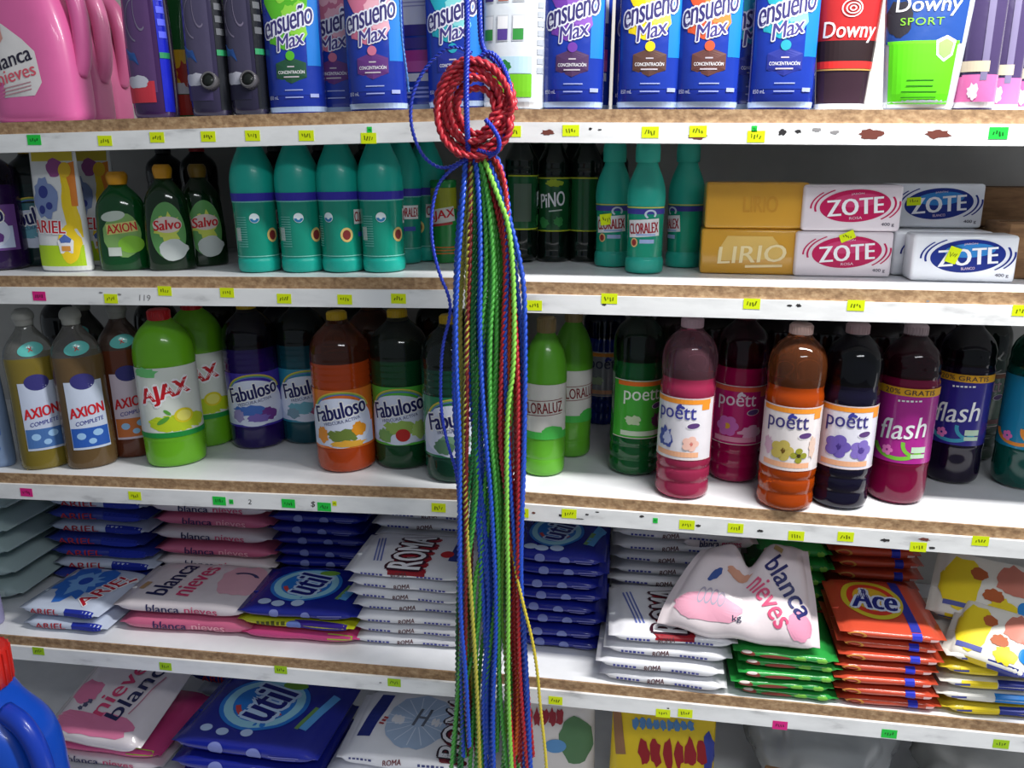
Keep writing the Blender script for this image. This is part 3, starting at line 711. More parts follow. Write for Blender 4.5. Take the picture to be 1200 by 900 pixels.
def dark_flask(body, side, lower, disc, wide=.072):
    H, T = .235, .05
    r = thing('detergent_flask'); B = Rev([(0, wide/2*.9, T/2*.8), (.008, wide/2*.98, T/2), (.10, wide/2, T/2), (.2, wide/2*.92, T/2*.9), (.235, wide/2*.6, T/2*.6)], zref=.1, n=2.8, smooth=1, segs=32)
    b = B.mesh('body', mat(body, .12, .5, coat=.5), r)
    l = decal(b, 'front_print', B.point, rect(-.006, .10, wide*.74, .13, nu=12, nv=8), .0005, film(tuple(min(255, c+26) for c in body)), True)
    decal(l, 'lower_panel', B.point, rect(-.008, .036, wide*.7, .030, nu=10), .0008, ink(lower))
    decal(l, 'white_patch', B.point, blob(-.012, .050, .018, .009, 5, amp=.12), .001, ink((190, 190, 204)))
    decal(l, 'diamond_print', B.point, star([(-.011, .012), (.006, .004), (.011, -.013), (-.006, -.004)], -.016, .086), .001, ink((46, 84, 150)))
    decal(l, 'film_crease', B.point, join(arc(-.004, .135, .016, .030, 100, 260, .08), arc(.004, .15, .010, .03, 100, 300, .1)), .001, ink((120, 112, 136)))
    g = decal(b, 'ribbed_edge', B.point, rect(wide*.52, .11, .017, .205, nu=4, nv=10), .0008, film(side))
    decal(g, 'rib_highlight', B.point, join(*[rect(wide*.52, .115+.017*k, .012, .009, nu=3, nv=1) for k in range(7)]), .0016, mat(tuple(min(255, c+70) for c in side), .15, .6))  # ribs coloured paler than the edge to imitate its segmented highlights
    decal(g, 'green_band', B.point, rect(wide*.52, .0865, .016, .008, nu=3, nv=1), .0018, ink((40, 140, 90)))
    if disc:
        P = B.point(np.array([wide*.20]), np.array([.046]), 0.)[0]
        c = Rev([(0, .0125), (.012, .0125), (.013, .0115), (.0131, .0095), (.011, .009)], smooth=0, segs=24).mesh('dosing_cap', mat((92, 90, 94), .2, .5, coat=.3), r)
        c.rotation_euler = (math.radians(78), 0, 0); c.location = (P[0], P[1]+.003, P[2])
        d = Rev([(0, .0100), (.001, .0100)], smooth=0, segs=24).mesh('cap_face', mat((26, 30, 28), .25), c); d.location = (0, 0, .0112)
    return r
def powder_pouch():
    W, H, T = .092, .20, .045
    r, b, B = pouch('detergent_pouch', W, H, T, film((222, 224, 226)), .96, .9, (232, 234, 230))
    fl = B.point
    decal(b, 'lime_base', fl, rect(0, .026, .086, .034, nu=14, nv=3), .0005, ink((176, 210, 40)))
    decal(b, 'sun_swoosh', fl, join(star([(-.016, .06), (.012, .055), (.016, -.06), (-.004, -.06), (-.012, -.01)], .028, .115), blob(.022, .045, .018, .03, 2, amp=.1)), .0007, ink((240, 206, 40)))
    decal(b, 'orange_swoosh', fl, star([(-.010, .036), (.009, .040), (.010, -.030), (0, -.030)], .032, .135), .0009, ink((226, 132, 46)))
    decal(b, 'magenta_glow', fl, blob(.006, .166, .016, .014, 4, amp=.12), .0008, ink((150, 80, 140)))
    decal(b, 'yellow_top', fl, rect(0, .185, .078, .018, nu=12, nv=2), .0007, ink((206, 186, 60)))
    decal(b, 'gear_swirl', fl, [blob(-.014, .118, .022, .032, 6, amp=.2)], .0008, ink((126, 144, 190)))
    decal(b, 'gear_swirl', fl, [ell(-.016, .128, .009, .010), ell(-.020, .10, .006, .007), ell(-.006, .106, .006, .006)], .0011, ink((52, 62, 140)))
    decal(b, 'round_seal', fl, ell(.024, .162, .011, .012), .0012, ink((232, 190, 50)))
    decal(b, 'lettering_outline', fl, txt('ARIEL', -.012, .073, .060, .020, -2, 0, .03, 1, .04), .0011, WHITE)
    decal(b, 'lettering', fl, txt('ARIEL', -.012, .073, .060, .020, -2, 0, .03), .0014, RED)
    hs = decal(b, 'house_emblem', fl, star([(-.013, .004), (0, .016), (.013, .004), (.010, -.016), (-.010, -.016)], .016, .046), .0011, WHITE)
    decal(hs, 'house_print', fl, star([(-.010, .003), (0, .011), (.010, .003), (.0075, -.003), (-.0075, -.003)], .016, .050), .0014, ink((84, 110, 180)))
    decal(hs, 'house_print', fl, rect(.016, .038, .014, .008, nu=2), .0014, ink((220, 150, 70)))
    return r

# ================================================================== JUGS, CANISTER, SOAP
def handle_jug(body, W=.15, D=.085, H=.25, label=True):
    r = thing('detergent_jug'); B = Rev([(0, W/2*.9, D/2*.85), (.006, W/2*.985, D/2*.97), (.02, W/2, D/2), (H*.42, W/2*.98, D/2), (H*.62, W/2*.86, D/2*.95), (H*.82, W/2*.60, D/2*.8), (H*.92, W/2*.34, D/2*.6), (H*.95, W/2*.28, D/2*.55)], zref=H*.3, n=3.2, smooth=2, segs=40)
    b = B.mesh('body', mat(body, .35, .5, coat=.2, noise=.05), r)
    cap(r, H*.945, H*1.06, .024, plastic((232, 214, 224)))
    hp = [(W*.30, 0, H*.84), (W*.47, 0, H*.80), (W*.53, 0, H*.66), (W*.535, 0, H*.48), (W*.50, 0, H*.34), (W*.44, 0, H*.28)]
    Q, _ = resample(hp, .006); obj('handle', *tube(Q, .0135, 12), mat(body, .35, .5, coat=.2, noise=.05), r, True)
    if label:
        l = decal(b, 'label', B.point, star([(-.060, .030), (-.046, .075), (-.010, .062), (.022, .040), (.040, .022), (.044, -.022), (.030, -.040), (-.02, -.042), (-.060, -.034)], -.012, .077, rings=6), .0006, film((226, 222, 222)), True)
        decal(l, 'pink_wash', B.point, blob(-.040, .125, .018, .020, 4, amp=.15), .0009, ink((206, 150, 140)))
        decal(l, 'lettering', B.point, txt('blanca', -.014, .090, .072, .022, 14, .05, .022), .0012, ink((44, 40, 60)))
        decal(l, 'lettering', B.point, txt('nieves', -.008, .068, .066, .018, 12, .05, .022), .0012, ink((220, 92, 110)))
        decal(l, 'text_lines', B.point, join(*[rect(-.010, .052-.005*k, .05, .0016, 10, 8, 1) for k in range(3)]), .0011, ink((190, 140, 150)))
    return r
def canister():
    r = thing('scouring_powder_can'); B = Rev([(0, .0205), (.001, .0215), (.004, .0215), (.125, .0215), (.128, .0225), (.134, .0225), (.136, .0205)], smooth=0, zref=.06)
    B.mesh('body', film((34, 132, 62)), r)
    decal(r, 'yellow_top', B.point, rect(0, .106, .12, .034, nu=28, nv=1), .0005, film((156, 160, 40)))
    l = decal(r, 'label', B.point, rect(.0, .078, .05, .024, 8, nu=14), .0007, film((208, 206, 200)))
    decal(l, 'lettering', B.point, txt('AJAX', .0, .078, .048, .018, 8, .1, .03), .0012, RED)
    decal(r, 'stripe', B.point, join(*[rect(0, .016+.005*k, .10, .0022, nu=24, nv=1) for k in range(3)]), .0006, ink((206, 120, 50)))
    decal(l, 'underline', B.point, rect(.002, .064, .036, .004, 6, nu=10, nv=1), .001, ink((170, 60, 60)))
    return r
def soap_yellow(lettered=True):
    W, D, H = .150, .06, .0685
    r = thing('laundry_soap_bar'); rbox('bar', W, D, H, .004, mat((206, 152, 46), .28, .5, coat=.5, noise=.06, scale=18), r, (0, 0, H/2))
    f = plane(-D/2)
    if lettered:
        decal(r, 'embossed_frame', f, join(star([(-.045, 0), (-.032, .022), (.034, .022), (.052, .002), (.05, -.012), (-.045, -.016)], -.004, .036)), .0005, mat((220, 182, 100), .25, .5, coat=.5))
        decal(r, 'embossed_lettering', f, txt('LIRIO', .002, .031, .100, .026, 3, .12, .02), .0012, mat((238, 218, 166), .25, .5, coat=.5))
        decal(r, 'embossed_lettering', f, rect(.02, .013, .055, .004, 2), .0010, mat((234, 208, 150), .25, .5, coat=.5))
    else:
        decal(r, 'embossed_lettering', f, txt('LIRIO', .006, .036, .050, .024, 0, 0, .02), .0008, mat((196, 140, 44), .25, .5, coat=.5))
    return r
def soap_wrapped(oval, oval2, small, lett=(238, 238, 242), W=.140, D=.055, H=.067):
    r = thing('laundry_soap_bar'); rbox('wrapper', W, D, H, .005, film((226, 216, 222) if oval[0] > 120 else (232, 234, 240)), r, (0, 0, H/2), 3)
    f = plane(-D/2)
    e = decal(r, 'oval_logo', f, ell(.004, .037, .050, .0235, 4, 32), .0005, ink(oval))
    decal(e, 'oval_shine', f, ell(.006, .045, .034, .010, 4), .0007, ink(oval2))
    decal(e, 'lettering', f, txt('ZOTE', .004, .036, .078, .024, 5, 0, .05, 1.06), .0012, ink(lett))
    decal(e, 'lettering', f, [txt('JABÓN', .006, .0545, .018, .0038, 4, 0, .01), txt(small, .006, .0195, .018, .0038, 4, 0, .01)], .0011, ink((226, 200, 214)))
    decal(r, 'motion_lines', f, [arc(.004, .037, .058, .029, 120, 190, .05, 4), arc(.004, .037, .064, .032, 135, 180, .04, 4), arc(.004, .037, .058, .029, -50, 20, .05, 4), arc(.004, .037, .064, .032, -40, 5, .04, 4)], .0005, ink(oval))
    decal(r, 'lettering', f, txt('400 g', .052, .010, .018, .006, 0, 0, .01), .0006, ink((60, 56, 80)))
    return r
def carton(W, D, H):
    r = thing('cardboard_box'); rbox('box', W, D, H, .002, M_CARD, r, (0, 0, H/2), 1)
    obj('flap_seam', *boxVF(-W/2+.003, W/2-.003, -.0012, .0012, H, H+.0008), mat((96, 66, 42), .8), r)
    return r

# ================================================================== DETERGENT BAGS
def bag(kind, w, d, t, seed=0, top=False, flip=False):
    r = thing('detergent_bag'); B = Bag(w, d, t, seed=seed)
    base = {'roma': (226, 226, 232), 'blanca': (206, 104, 138) if flip else (222, 212, 216), 'util': (26, 36, 138), 'ariel': (44, 58, 150) if flip else (196, 206, 226), 'green': (44, 152, 66), 'ace': (196, 74, 50),
            'mix': (224, 222, 214), 'mixy': (214, 190, 50), 'limep': (196, 200, 36), 'pink': (204, 70, 130), 'pale': (176, 196, 196), 'limeg': (150, 190, 40)}[kind]
    b = B.mesh('body', film(base), r)
    xi = w/2-.012
    decal(b, 'end_seal', B.point, join(rect(-w/2+.006, t*.0, .010, d*.9, nu=1, nv=1)), .0006, film(tuple(min(240, c+30) for c in base)))
    f = B.front; T = B.top; ft = t*.72
    if kind == 'roma':
        decal(b, 'lettering', f, txt('ROMA', -.01, 0, w*.13, ft*.5, 8, .2, .03, fine=1), .0012, ink((90, 50, 56)))
        decal(b, 'small_print', f, scrawl(-w*.27, -.001, w*.19, ft*.24), .001, ink((60, 66, 150)))
        decal(b, 'small_print', f, scrawl(w*.20, -.001, w*.22, ft*.24, 0, 7), .001, ink((60, 66, 150)))
        if top:
            for o, c, h, ol in ((.007, (150, 26, 40), .0009, 1), (.0, (60, 24, 40), .0014, 1), (0, (234, 234, 238), .0019, 0)):
                decal(b, 'lettering', T, txt('ROMA', -w*.02+o, -o-.008, d*.78, w*.27, 90, 0, .03, 1.05, ol), h, ink(c))
            decal(b, 'text_column', T, join(*[rect(-w*.33+.006*k, -.005, .0028, d*.6, 12, 1, 6) for k in range(3)]), .0009, ink((96, 110, 180)))
            decal(b, 'blue_panel', T, rect(w*.36, .01, w*.12, d*.55, nu=4, nv=8), .0009, ink((40, 54, 130)))
            decal(b, 'red_spot', T, ell(w*.27, -.01, .012, .012), .0011, ink((190, 40, 46)))
    elif kind == 'blanca':
        c1, c2 = ((60, 40, 90), (236, 170, 186)) if flip else ((40, 44, 90), (206, 80, 120))
        decal(b, 'lettering', f, txt('blanca', -w*.12, 0, w*.24, ft*.62, 0, .05, .03, fine=1), .0011, ink(c1))
        decal(b, 'lettering', f, txt('nieves', w*.16, 0, w*.24, ft*.56, 0, .05, .03, fine=1), .0011, ink(c2))
        if top:
            decal(b, 'pink_field', T, blob(w*.30, .01, w*.16, d*.36, 5, amp=.12), .0008, ink((222, 170, 184)))
            decal(b, 'lettering', T, txt('blanca', -w*.20, .0, d*.70, w*.15, 84, 0, .03), .0012, ink((36, 40, 84)))
            decal(b, 'lettering', T, txt('nieves', -w*.02, .0, d*.68, w*.14, 84, 0, .03), .0012, ink((208, 66, 110)))
            decal(b, 'gold_tag', T, rect(-w*.36, -d*.16, .012, .026, -10, 2, 4), .0011, ink((178, 142, 100)))
            decal(b, 'blue_sweep', T, arc(w*.30, .02, .03, .02, 20, 140, .3), .0012, ink((50, 56, 100)))
    elif kind == 'util':
        for bx, by in ((-w*.18, .001), (w*.08, -.001)): decal(b, 'bubble', f, ell(bx, by, ft*.55, ft*.42), .0009, ink((120, 130, 190)))
        decal(b, 'text_lines', f, join(rect(w*.28, .001, w*.2, .0022, 2, 6, 1), rect(w*.28, -.003, w*.16, .0016, 2, 6, 1)), .0009, ink((110, 112, 180)))
        if top:
            decal(b, 'round_logo', T, ell(-.012, .005, w*.30, d*.36), .0008, ink((40, 120, 206)))
            decal(b, 'swirl', T, arc(-.012, .005, w*.27, d*.33, 0, 360, .22, 0, 30), .001, ink((150, 206, 226)))
            decal(b, 'swirl', T, arc(-.012, .005, w*.19, d*.24, 200, 330, .18), .0011, ink((200, 70, 70)))
            decal(b, 'lime_spot', T, ell(w*.08, d*.30, w*.09, d*.06), .0011, ink((120, 170, 60)))
            decal(b, 'lettering_outline', T, txt('util', -.012, .005, d*.42, w*.30, 75, 0, .03, 1, .04), .0012, ink((190, 214, 240)))
            decal(b, 'lettering', T, txt('util', -.012, .005, d*.42, w*.30, 75, 0, .03), .0015, ink((26, 32, 120)))
            decal(b, 'side_stripe', T, rect(w*.36, .0, .016, d*.5, -12, 3, 8), .0009, ink((90, 160, 220)))
            decal(b, 'side_stripe', T, rect(w*.30, -d*.1, .008, d*.3, -12, 3, 8), .0009, ink((110, 150, 80)))
            for bx, by in ((-.3, -.36), (-.18, -.38), (-.02, -.36)): decal(b, 'bubble', T, ell(w*bx, d*by, .012, .009), .0011, ink((180, 200, 230)))
    elif kind == 'ariel':
        decal(b, 'blue_patch', f, rect(w*.26, 0, w*.34, ft*1.3, nu=8, nv=3), .0007, ink((34, 50, 160)))
        decal(b, 'lettering', f, txt('ARIEL', -w*.16, 0, w*.36, ft*.6, 3, 0, .03, fine=1), .0011, ink((176, 40, 56)))
        if top:
            decal(b, 'water_splash', T, blob(-w*.10, .01, w*.30, d*.38, 5, 26, .25), .0008, ink((52, 110, 200)))
            decal(b, 'water_splash', T, blob(-w*.08, .01, w*.18, d*.24, 8, 26, .35), .001, ink((120, 170, 226)))
            decal(b, 'water_splash', T, ell(-w*.08, .015, w*.07, d*.09), .0012, ink((40, 80, 180)))
            decal(b, 'lettering_outline', T, txt('ARIEL', w*.27, -.004, d*.74, w*.17, 78, 0, .03, 1, .04), .0011, WHITE)
            decal(b, 'lettering', T, txt('ARIEL', w*.27, -.004, d*.74, w*.17, 78, 0, .03), .0014, ink((186, 32, 50)))
    elif kind == 'green':
        decal(b, 'red_spot', f, join(ell(-w*.36, 0, w*.07, ft*.38), ell(-w*.10, -.001, w*.15, ft*.26)), .0009, ink((136, 60, 50)))
        decal(b, 'white_crest', f, join(ell(-w*.37, ft*.25, w*.05, ft*.2)), .0011, ink((214, 200, 196)))
        decal(b, 'lime_leaf', f, join(blob(w*.14, 0, w*.06, ft*.36, 3), blob(w*.34, 0, w*.05, ft*.3, 5)), .0009, ink((120, 190, 70)))
        if top:
            decal(b, 'round_logo', T, ell(.0, .0, w*.26, d*.30), .0009, ink((196, 206, 60)))
            decal(b, 'round_logo', T, arc(.0, .0, w*.2, d*.24, 0, 360, .2, 0, 28), .0012, ink((190, 40, 50)))
    elif kind == 'ace':
        decal(b, 'blue_stripe', f, rect(w*.22, 0, .014, ft*1.5, nu=2, nv=4), .0008, ink((44, 56, 190)))
        decal(b, 'ring', f, join(arc(-w*.34, -.001, .014, ft*.36, 0, 360, .3)), .0009, ink((206, 140, 60)))
        decal(b, 'text_lines', f, rect(w*.38, 0, w*.08, .004, 0, 4, 1), .0009, ink((226, 190, 190)))
        if top:
            decal(b, 'blue_stripe', T, rect(w*.22, 0, .014, d*.9, 0, 2, 12), .0008, ink((44, 52, 150)))
            for a, c, h in ((1, (206, 190, 50), .001), (.82, (206, 60, 44), .0012), (.62, (214, 176, 50), .0014)):
                decal(b, 'ring_logo', T, ell(-w*.08, .01, w*.30*a, d*.36*a), h, ink(c))
            decal(b, 'lettering_outline', T, txt('Ace', -w*.05, .008, w*.42, d*.36, -6, .1, .03, 1, .05), .0016, ink((210, 220, 240)))
            decal(b, 'lettering', T, txt('Ace', -w*.05, .008, w*.42, d*.36, -6, .1, .03), .0019, ink((30, 44, 130)))
    elif kind in ('mix', 'mixy'):
        decal(b, 'blue_patch', f, rect(w*.26, 0, w*.44, ft*1.4, nu=8, nv=3), .0007, ink((34, 120, 196) if seed % 2 else (44, 56, 140)))
        decal(b, 'yellow_band', f, rect(-w*.14, .001, w*.34, ft*.7, nu=8, nv=3), .0007, ink((232, 206, 40) if seed % 3 else (222, 220, 214)))
        decal(b, 'text_lines', f, rect(-w*.3, 0, w*.14, .003, 4, 4, 1), .0009, ink((60, 70, 150)))
        if top:
            decal(b, 'yellow_field', T, join(blob(-w*.22, .0, w*.2, d*.4, 3, amp=.1), blob(w*.2, -.03, w*.12, d*.14, 6)), .0008, ink((228, 204, 40)))
            decal(b, 'brown_spot', T, join(blob(-w*.06, d*.18, w*.09, d*.09, 4, amp=.15), blob(w*.10, -d*.1, w*.1, d*.1, 9, amp=.15)), .001, ink((176, 92, 52)))
            decal(b, 'pink_field', T, blob(w*.26, d*.18, w*.16, d*.24, 8, amp=.15), .0009, ink((196, 120, 104)))
            decal(b, 'text_lines', T, rect(-w*.2, -d*.34, w*.3, .008, 0, 8, 2), .001, ink((84, 92, 160)))
            decal(b, 'blue_spot', T, ell(w*.40, -d*.2, w*.07, d*.12), .001, ink((40, 130, 206)))
    elif kind == 'limep':
        decal(b, 'purple_field', f, rect(w*.22, 0, w*.44, ft*1.5, nu=10, nv=3), .0008, ink((62, 40, 140)))
        decal(b, 'lettering', f, scrawl(-w*.2, 0, w*.26, ft*.5, 4), .001, ink((80, 84, 30)))
        decal(b, 'globe', f, ell(0, 0, .014, ft*.55), .0011, ink((110, 130, 200)))
    elif kind == 'pink':
        decal(b, 'lime_patch', f, rect(w*.34, 0, w*.2, ft*1.3, nu=4, nv=2), .0008, ink((160, 190, 50)))
    elif kind == 'pale':
        decal(b, 'pale_band', f, rect(0, .0, w*.8, ft*.5, nu=12, nv=2), .0007, ink((196, 212, 210)))
    return r

ORD = ['bottom', 'second lowest', 'third lowest', 'fourth lowest', 'fifth lowest', 'sixth lowest', 'seventh lowest', 'eighth lowest', 'ninth lowest', 'tenth lowest']
def stack(s, kinds, xl, xr, ypx, Yf, d, t, desc, where, top=True, flips=(), jit=.008, zfirst=0., cat='bag', rz0=0):
    """pile of bags; (xl, xr, ypx) are photo pixels of its front at depth Yf"""
    X0, X1 = onY(xl, ypx, Yf)[0], onY(xr, ypx, Yf)[0]; w = X1-X0; X = (X0+X1)/2
    n = len(kinds); z = zfirst
    for i, k in enumerate(kinds):
        last = i == n-1
        o = make('bag', bag, k, round(w, 3), d, t, seed=(i*3+len(desc)) % 3 + (0 if k not in ('mix', 'mixy') else i % 3), top=(top and last), flip=(i in flips))
        jx, jy = random.uniform(-jit, jit), random.uniform(0, jit)
        zb = bz(s, X)
        put(o, X+jx, Yf+d/2+jy, zb+.001+z, rz0+random.uniform(-2.6, 2.6), -math.atan(slope(s, X)), 0)
        dk = desc[i] if isinstance(desc, (list, tuple)) else desc
        pos = 'topmost' if last and n > 1 else ORD[i]
        tag(o, f'{dk}, {pos} {where}' if n > 1 else f'{dk} {where}', cat, 'bags of washing powder on the shelves')
        z += t*1.02
    return X, z

# ---- fourth shelf
stack(4, ['pale']*6, -150, 22, 700, .10, .34, .044, 'pale translucent white packet', 'of pile at far left, fourth shelf', False)
stack(4, ['ariel']*2, 24, 122, 735, .022, .165, .024, 'blue and white bag with red lettering', 'of front pair, fourth shelf', rz0=-3)
stack(4, ['ariel']*8, 60, 178, 680, .205, .17, .026, 'blue and white bag', 'of tall pile behind the red-lettered blue bags', False, flips=(0, 2, 3, 5, 7))
stack(4, ['blanca']*2, 136, 292, 735, .05, .165, .031, 'pink and white powder bag', 'of short pile beside the navy bags', flips=(0,))
stack(4, ['blanca']*7, 178, 318, 660, .225, .17, .030, 'pink and white powder bag', 'of tall pile behind the short pink pile', False, flips=(2, 4, 6))
stack(4, ['pink', 'limep', 'util'], 282, 420, 742, .05, .17, .022, ['thin magenta and lime bag', 'yellow and purple bag', 'navy bag with round cyan logo'], 'of low pile between pink and white piles')
stack(4, ['util']*8, 318, 432, 660, .228, .17, .0235, 'dark navy bag', 'of pile behind the yellow and purple bag')
stack(4, ['roma']*7, 408, 552, 720, .06, .155, .0212, 'white bag with small print', 'of the white pile touching the ropes')
stack(4, ['roma']*8, 440, 580, 650, .222, .17, .0235, 'white bag', 'of rear pile behind the white pile by ropes', False)
stack(4, ['util']*8, 594, 706, 700, .088, .17, .0222, 'navy bag with pale bubbles', 'of navy pile right of the ropes')
stack(4, ['roma']*4, 704, 857, 780, .004, .17, .0238, 'white bag with red-shadowed lettering', 'of white pile right of navy pile')
stack(4, ['roma']*8, 712, 862, 680, .195, .17, .0235, 'dim white bag', 'of rear white pile behind the slumped pink bag', False)
stack(4, ['green']*5, 860, 984, 790, .004, .16, .0168, 'bright green bag', 'of front green pile under the slumped pink bag')
stack(4, ['green']*7, 884, 972, 700, .188, .16, .0250, 'shaded green bag', 'of the rear green pile beside the orange bags', False)
stack(4, ['ace']*7, 982, 1108, 780, .006, .175, .0190, 'orange red bag with blue stripe', 'of the front orange pile')
stack(4, ['ace']*9, 975, 1085, 660, .20, .17, .0225, 'orange red bag', 'of the taller orange pile at the back', False)
stack(4, ['mixy', 'mix', 'mix', 'mixy', 'mix'], 1106, 1236, 800, .006, .18, .0215, 'white, yellow and blue bag', 'of mixed pile at far right', False)
# ---- slumped and tilted bags on top of the piles
def loose(kind, w, d, t, px, py, Y, rz, rx, label, seed=1, flip=False, ry=0, dz=0):
    o = make('bag', bag, kind, w, d, t, seed=seed, top=True, flip=flip)
    P = onY(px, py, Y); o.location = (P[0], P[1], P[2]+dz)
    o.rotation_euler = (math.radians(rx), math.radians(ry), math.radians(rz))
    return tag(o, label, 'bag', 'bags of washing powder on the shelves')
def slumped():
    r = thing('detergent_bag'); w, d, t = .25, .165, .066; B = Bag(w, d, t, .010, 5, .0016, 2.3)
    def warp(P):
        v = np.clip(P[:, 1]/d+.5, 0, 1)**1.4; x = P[:, 0]; Q = P.copy()
        Q[:, 0] = x*(1-.34*v)+.022*v
        Q[:, 1] -= .042*v*np.exp(-((x+.012)/.030)**2) + .02*v*np.clip(-x/.12, 0, 1)
        Q[:, 2] += -.016*v*np.exp(-((x+.010)/.022)**2) + .004*np.sin(38*x+9*v)*v
        return Q
    B.warp = warp
    b = B.mesh('body', film((226, 214, 218)), r, 30, 36); T = B.top
    decal(b, 'pink_field', T, blob(-.055, -.045, .055, .024, 5, amp=.1), .001, ink((222, 158, 180)))
    decal(b, 'pink_field', T, blob(.092, -.055, .020, .022, 6, amp=.1), .001, ink((222, 150, 178)))
    decal(b, 'blue_sweep', T, blob(-.060, .012, .008, .015, 4, amp=.15, rot=-30), .0012, ink((56, 84, 150)))
    decal(b, 'peach_patch', T, blob(-.022, .035, .024, .012, 8, amp=.15), .0012, ink((206, 150, 126)))
    decal(b, 'grey_lettering', T, join(*[arc(-.070+.011*k, -.028, .006, .014, 0, 360, .25) for k in range(4)]), .0012, ink((170, 160, 180)))
    decal(b, 'lettering', T, txt('blanca', .072, .004, .105, .036, -52, .1, .025), .0014, ink((40, 44, 104)))
    decal(b, 'lettering', T, txt('nieves', .040, -.020, .095, .032, -52, .1, .025), .0014, ink((216, 84, 124)))
    decal(b, 'gold_tag', T, rect(.052, .066, .020, .010, -30, 4, 2), .0014, ink((176, 150, 100)))
    decal(b, 'small_print', T, txt('kg', -.006, -.056, .014, .014, 10, 0, .02), .0014, ink((60, 60, 84)))
    return r
o = slumped(); P = onY(868, 700, .075); put(o, P[0]-.004, .092, .806, -3, math.radians(3), 43)
tag(o, 'slumped pink and white powder bag lying across the white and green piles', 'bag', 'bags of washing powder on the shelves')
loose('blanca', .14, .11, .03, 835, 638, .26, 6, 0, 'pink and white bag on top of the rear white pile', 2, False, 0, .012)
loose('mix', .15, .12, .03, 1152, 696, .125, -24, 34, 'yellow and white bag tilted on top of the mixed pile, back one', 1, False, 0, -.005)
loose('mix', .12, .10, .028, 1165, 744, .045, -32, 34, 'small yellow and white bag tilted in front on the mixed pile', 4, False, 0, -.012)
# lilac packet at the left end
o = thing('detergent_bag'); B = Rev(pouch_prof(.10, .10, .05), zref=.03, n=2.3, smooth=1, segs=30); b = B.mesh('body', film((150, 146, 184)), o)
decal(b, 'pale_print', B.point, blob(.01, .05, .03, .028, 3), .0006, ink((178, 174, 204)))
standXY(o, 4, -1.205, .035, 10); tag(o, 'lilac packet standing at the left end of the fourth shelf', 'packet')

# ---- lowest shelf
stack(5, ['blanca', 'pink'], 45, 190, 895, .05, .20, .028, ['pink and white bag', 'magenta bag'], 'under the tilted bag on the lowest shelf', False)
def tilted_blanca():
    r = thing('detergent_bag'); w, d, t = .215, .25, .05; B = Bag(w, d, t, .010, 8, .0009)
    b = B.mesh('body', film((218, 210, 214)), r, 26, 34); T = B.top
    decal(b, 'pink_field', T, join(blob(-.005, -.098, .085, .024, 5, amp=.15), blob(-.060, -.03, .03, .03, 7, amp=.1)), .0008, ink((214, 120, 156)))
    decal(b, 'peach_patch', T, blob(-.045, .07, .03, .016, 8, amp=.2), .001, ink((196, 140, 112)))
    decal(b, 'blue_sweep', T, arc(-.085, .06, .02, .03, 60, 200, .4), .001, ink((70, 110, 150)))
    decal(b, 'lettering', T, txt('blanca', .042, -.004, .16, .034, 78, 0, .03), .0012, ink((36, 40, 84)))
    decal(b, 'lettering', T, txt('nieves', .004, -.004, .15, .034, 78, 0, .03), .0012, ink((208, 66, 110)))
    decal(b, 'weight_print', T, scrawl(-.045, -.062, .03, .012, 60, 3), .0012, ink((80, 80, 110)))
    decal(b, 'small_print', T, rect(.066, -.02, .003, .10, -12, 1, 8), .0011, ink((190, 130, 150)))
    decal(b, 'gold_tag', T, rect(.085, .06, .014, .008, -10, 2, 2), .0012, ink((180, 150, 110)))
    return r
o = tilted_blanca(); P = onY(152, 850, .14); put(o, P[0], .155, .437, -4, 0, 15)
tag(o, 'big pink and white bag tilted forward on the lowest shelf beside the blue jug', 'bag', 'bags of washing powder on the shelves')
stack(5, ['util']*3, 198, 372, 885, .02, .23, .038, 'large navy bag with round cyan logo', 'of the lowest shelf pile')
stack(5, ['ariel']*4, 225, 330, 820, .285, .155, .035, 'blue bag with red print', 'of rear pile, lowest shelf', False, flips=(1, 3))
def roma_rays():
    r = thing('detergent_bag'); w, d, t = .232, .20, .040; B = Bag(w, d, t, .010, 4, .0009)
    b = B.mesh('body', film((222, 222, 228)), r, 26, 34); T = B.top; f = B.front
    p = decal(b, 'ray_panel', T, blob(.015, .0, .062, .078, 3, 28, .05), .0008, ink((158, 178, 206)))
    decal(p, 'rays', T, join(*[rect(.015+.038*math.cos(k*.42), .0+.045*math.sin(k*.42), .05, .0016, math.degrees(k*.42), 4, 1) for k in range(15)]), .001, ink((206, 216, 230)))
    decal(p, 'lettering', T, txt('H', .02, .01, .022, .05, -4, .1, .02), .0012, ink((90, 96, 110)))
    decal(p, 'red_print', T, scrawl(-.050, -.01, .03, .010, 80, 3), .0012, ink((160, 50, 60)))
    decal(b, 'navy_panel', T, rect(-.070, .01, .026, .13, -6, 4, 10), .0009, ink((34, 46, 120)))
    for o_, c, h, ol in ((.006, (110, 26, 40), .0009, 1), (.0, (40, 24, 40), .0014, 1), (0, (226, 226, 232), .0019, 0)):
        decal(b, 'lettering', T, txt('ROMA', .086+o_, -o_, .17, .042, 94, 0, .03, 1.05, ol), h, ink(c))
    decal(b, 'lettering', f, txt('ROMA', -.01, .004, .034, .010, 8, .2, .03), .0012, ink((110, 44, 50)))
    decal(b, 'lettering', f, join(scrawl(-.07, .004, .045, .005), scrawl(.06, .004, .05, .005)), .001, ink((60, 66, 120)))
    return r
stack(5, ['roma']*2, 378, 560, 885, .03, .20, .040, 'white bag', 'under the ray-printed white bag on the lowest shelf', False)
o = roma_rays(); X0 = onY(464, 880, .03)[0]; put(o, X0, .13, .352+.0825, 1); tag(o, 'white bag with pale blue ray panel, lowest shelf left of ropes', 'bag', 'bags of washing powder on the shelves')
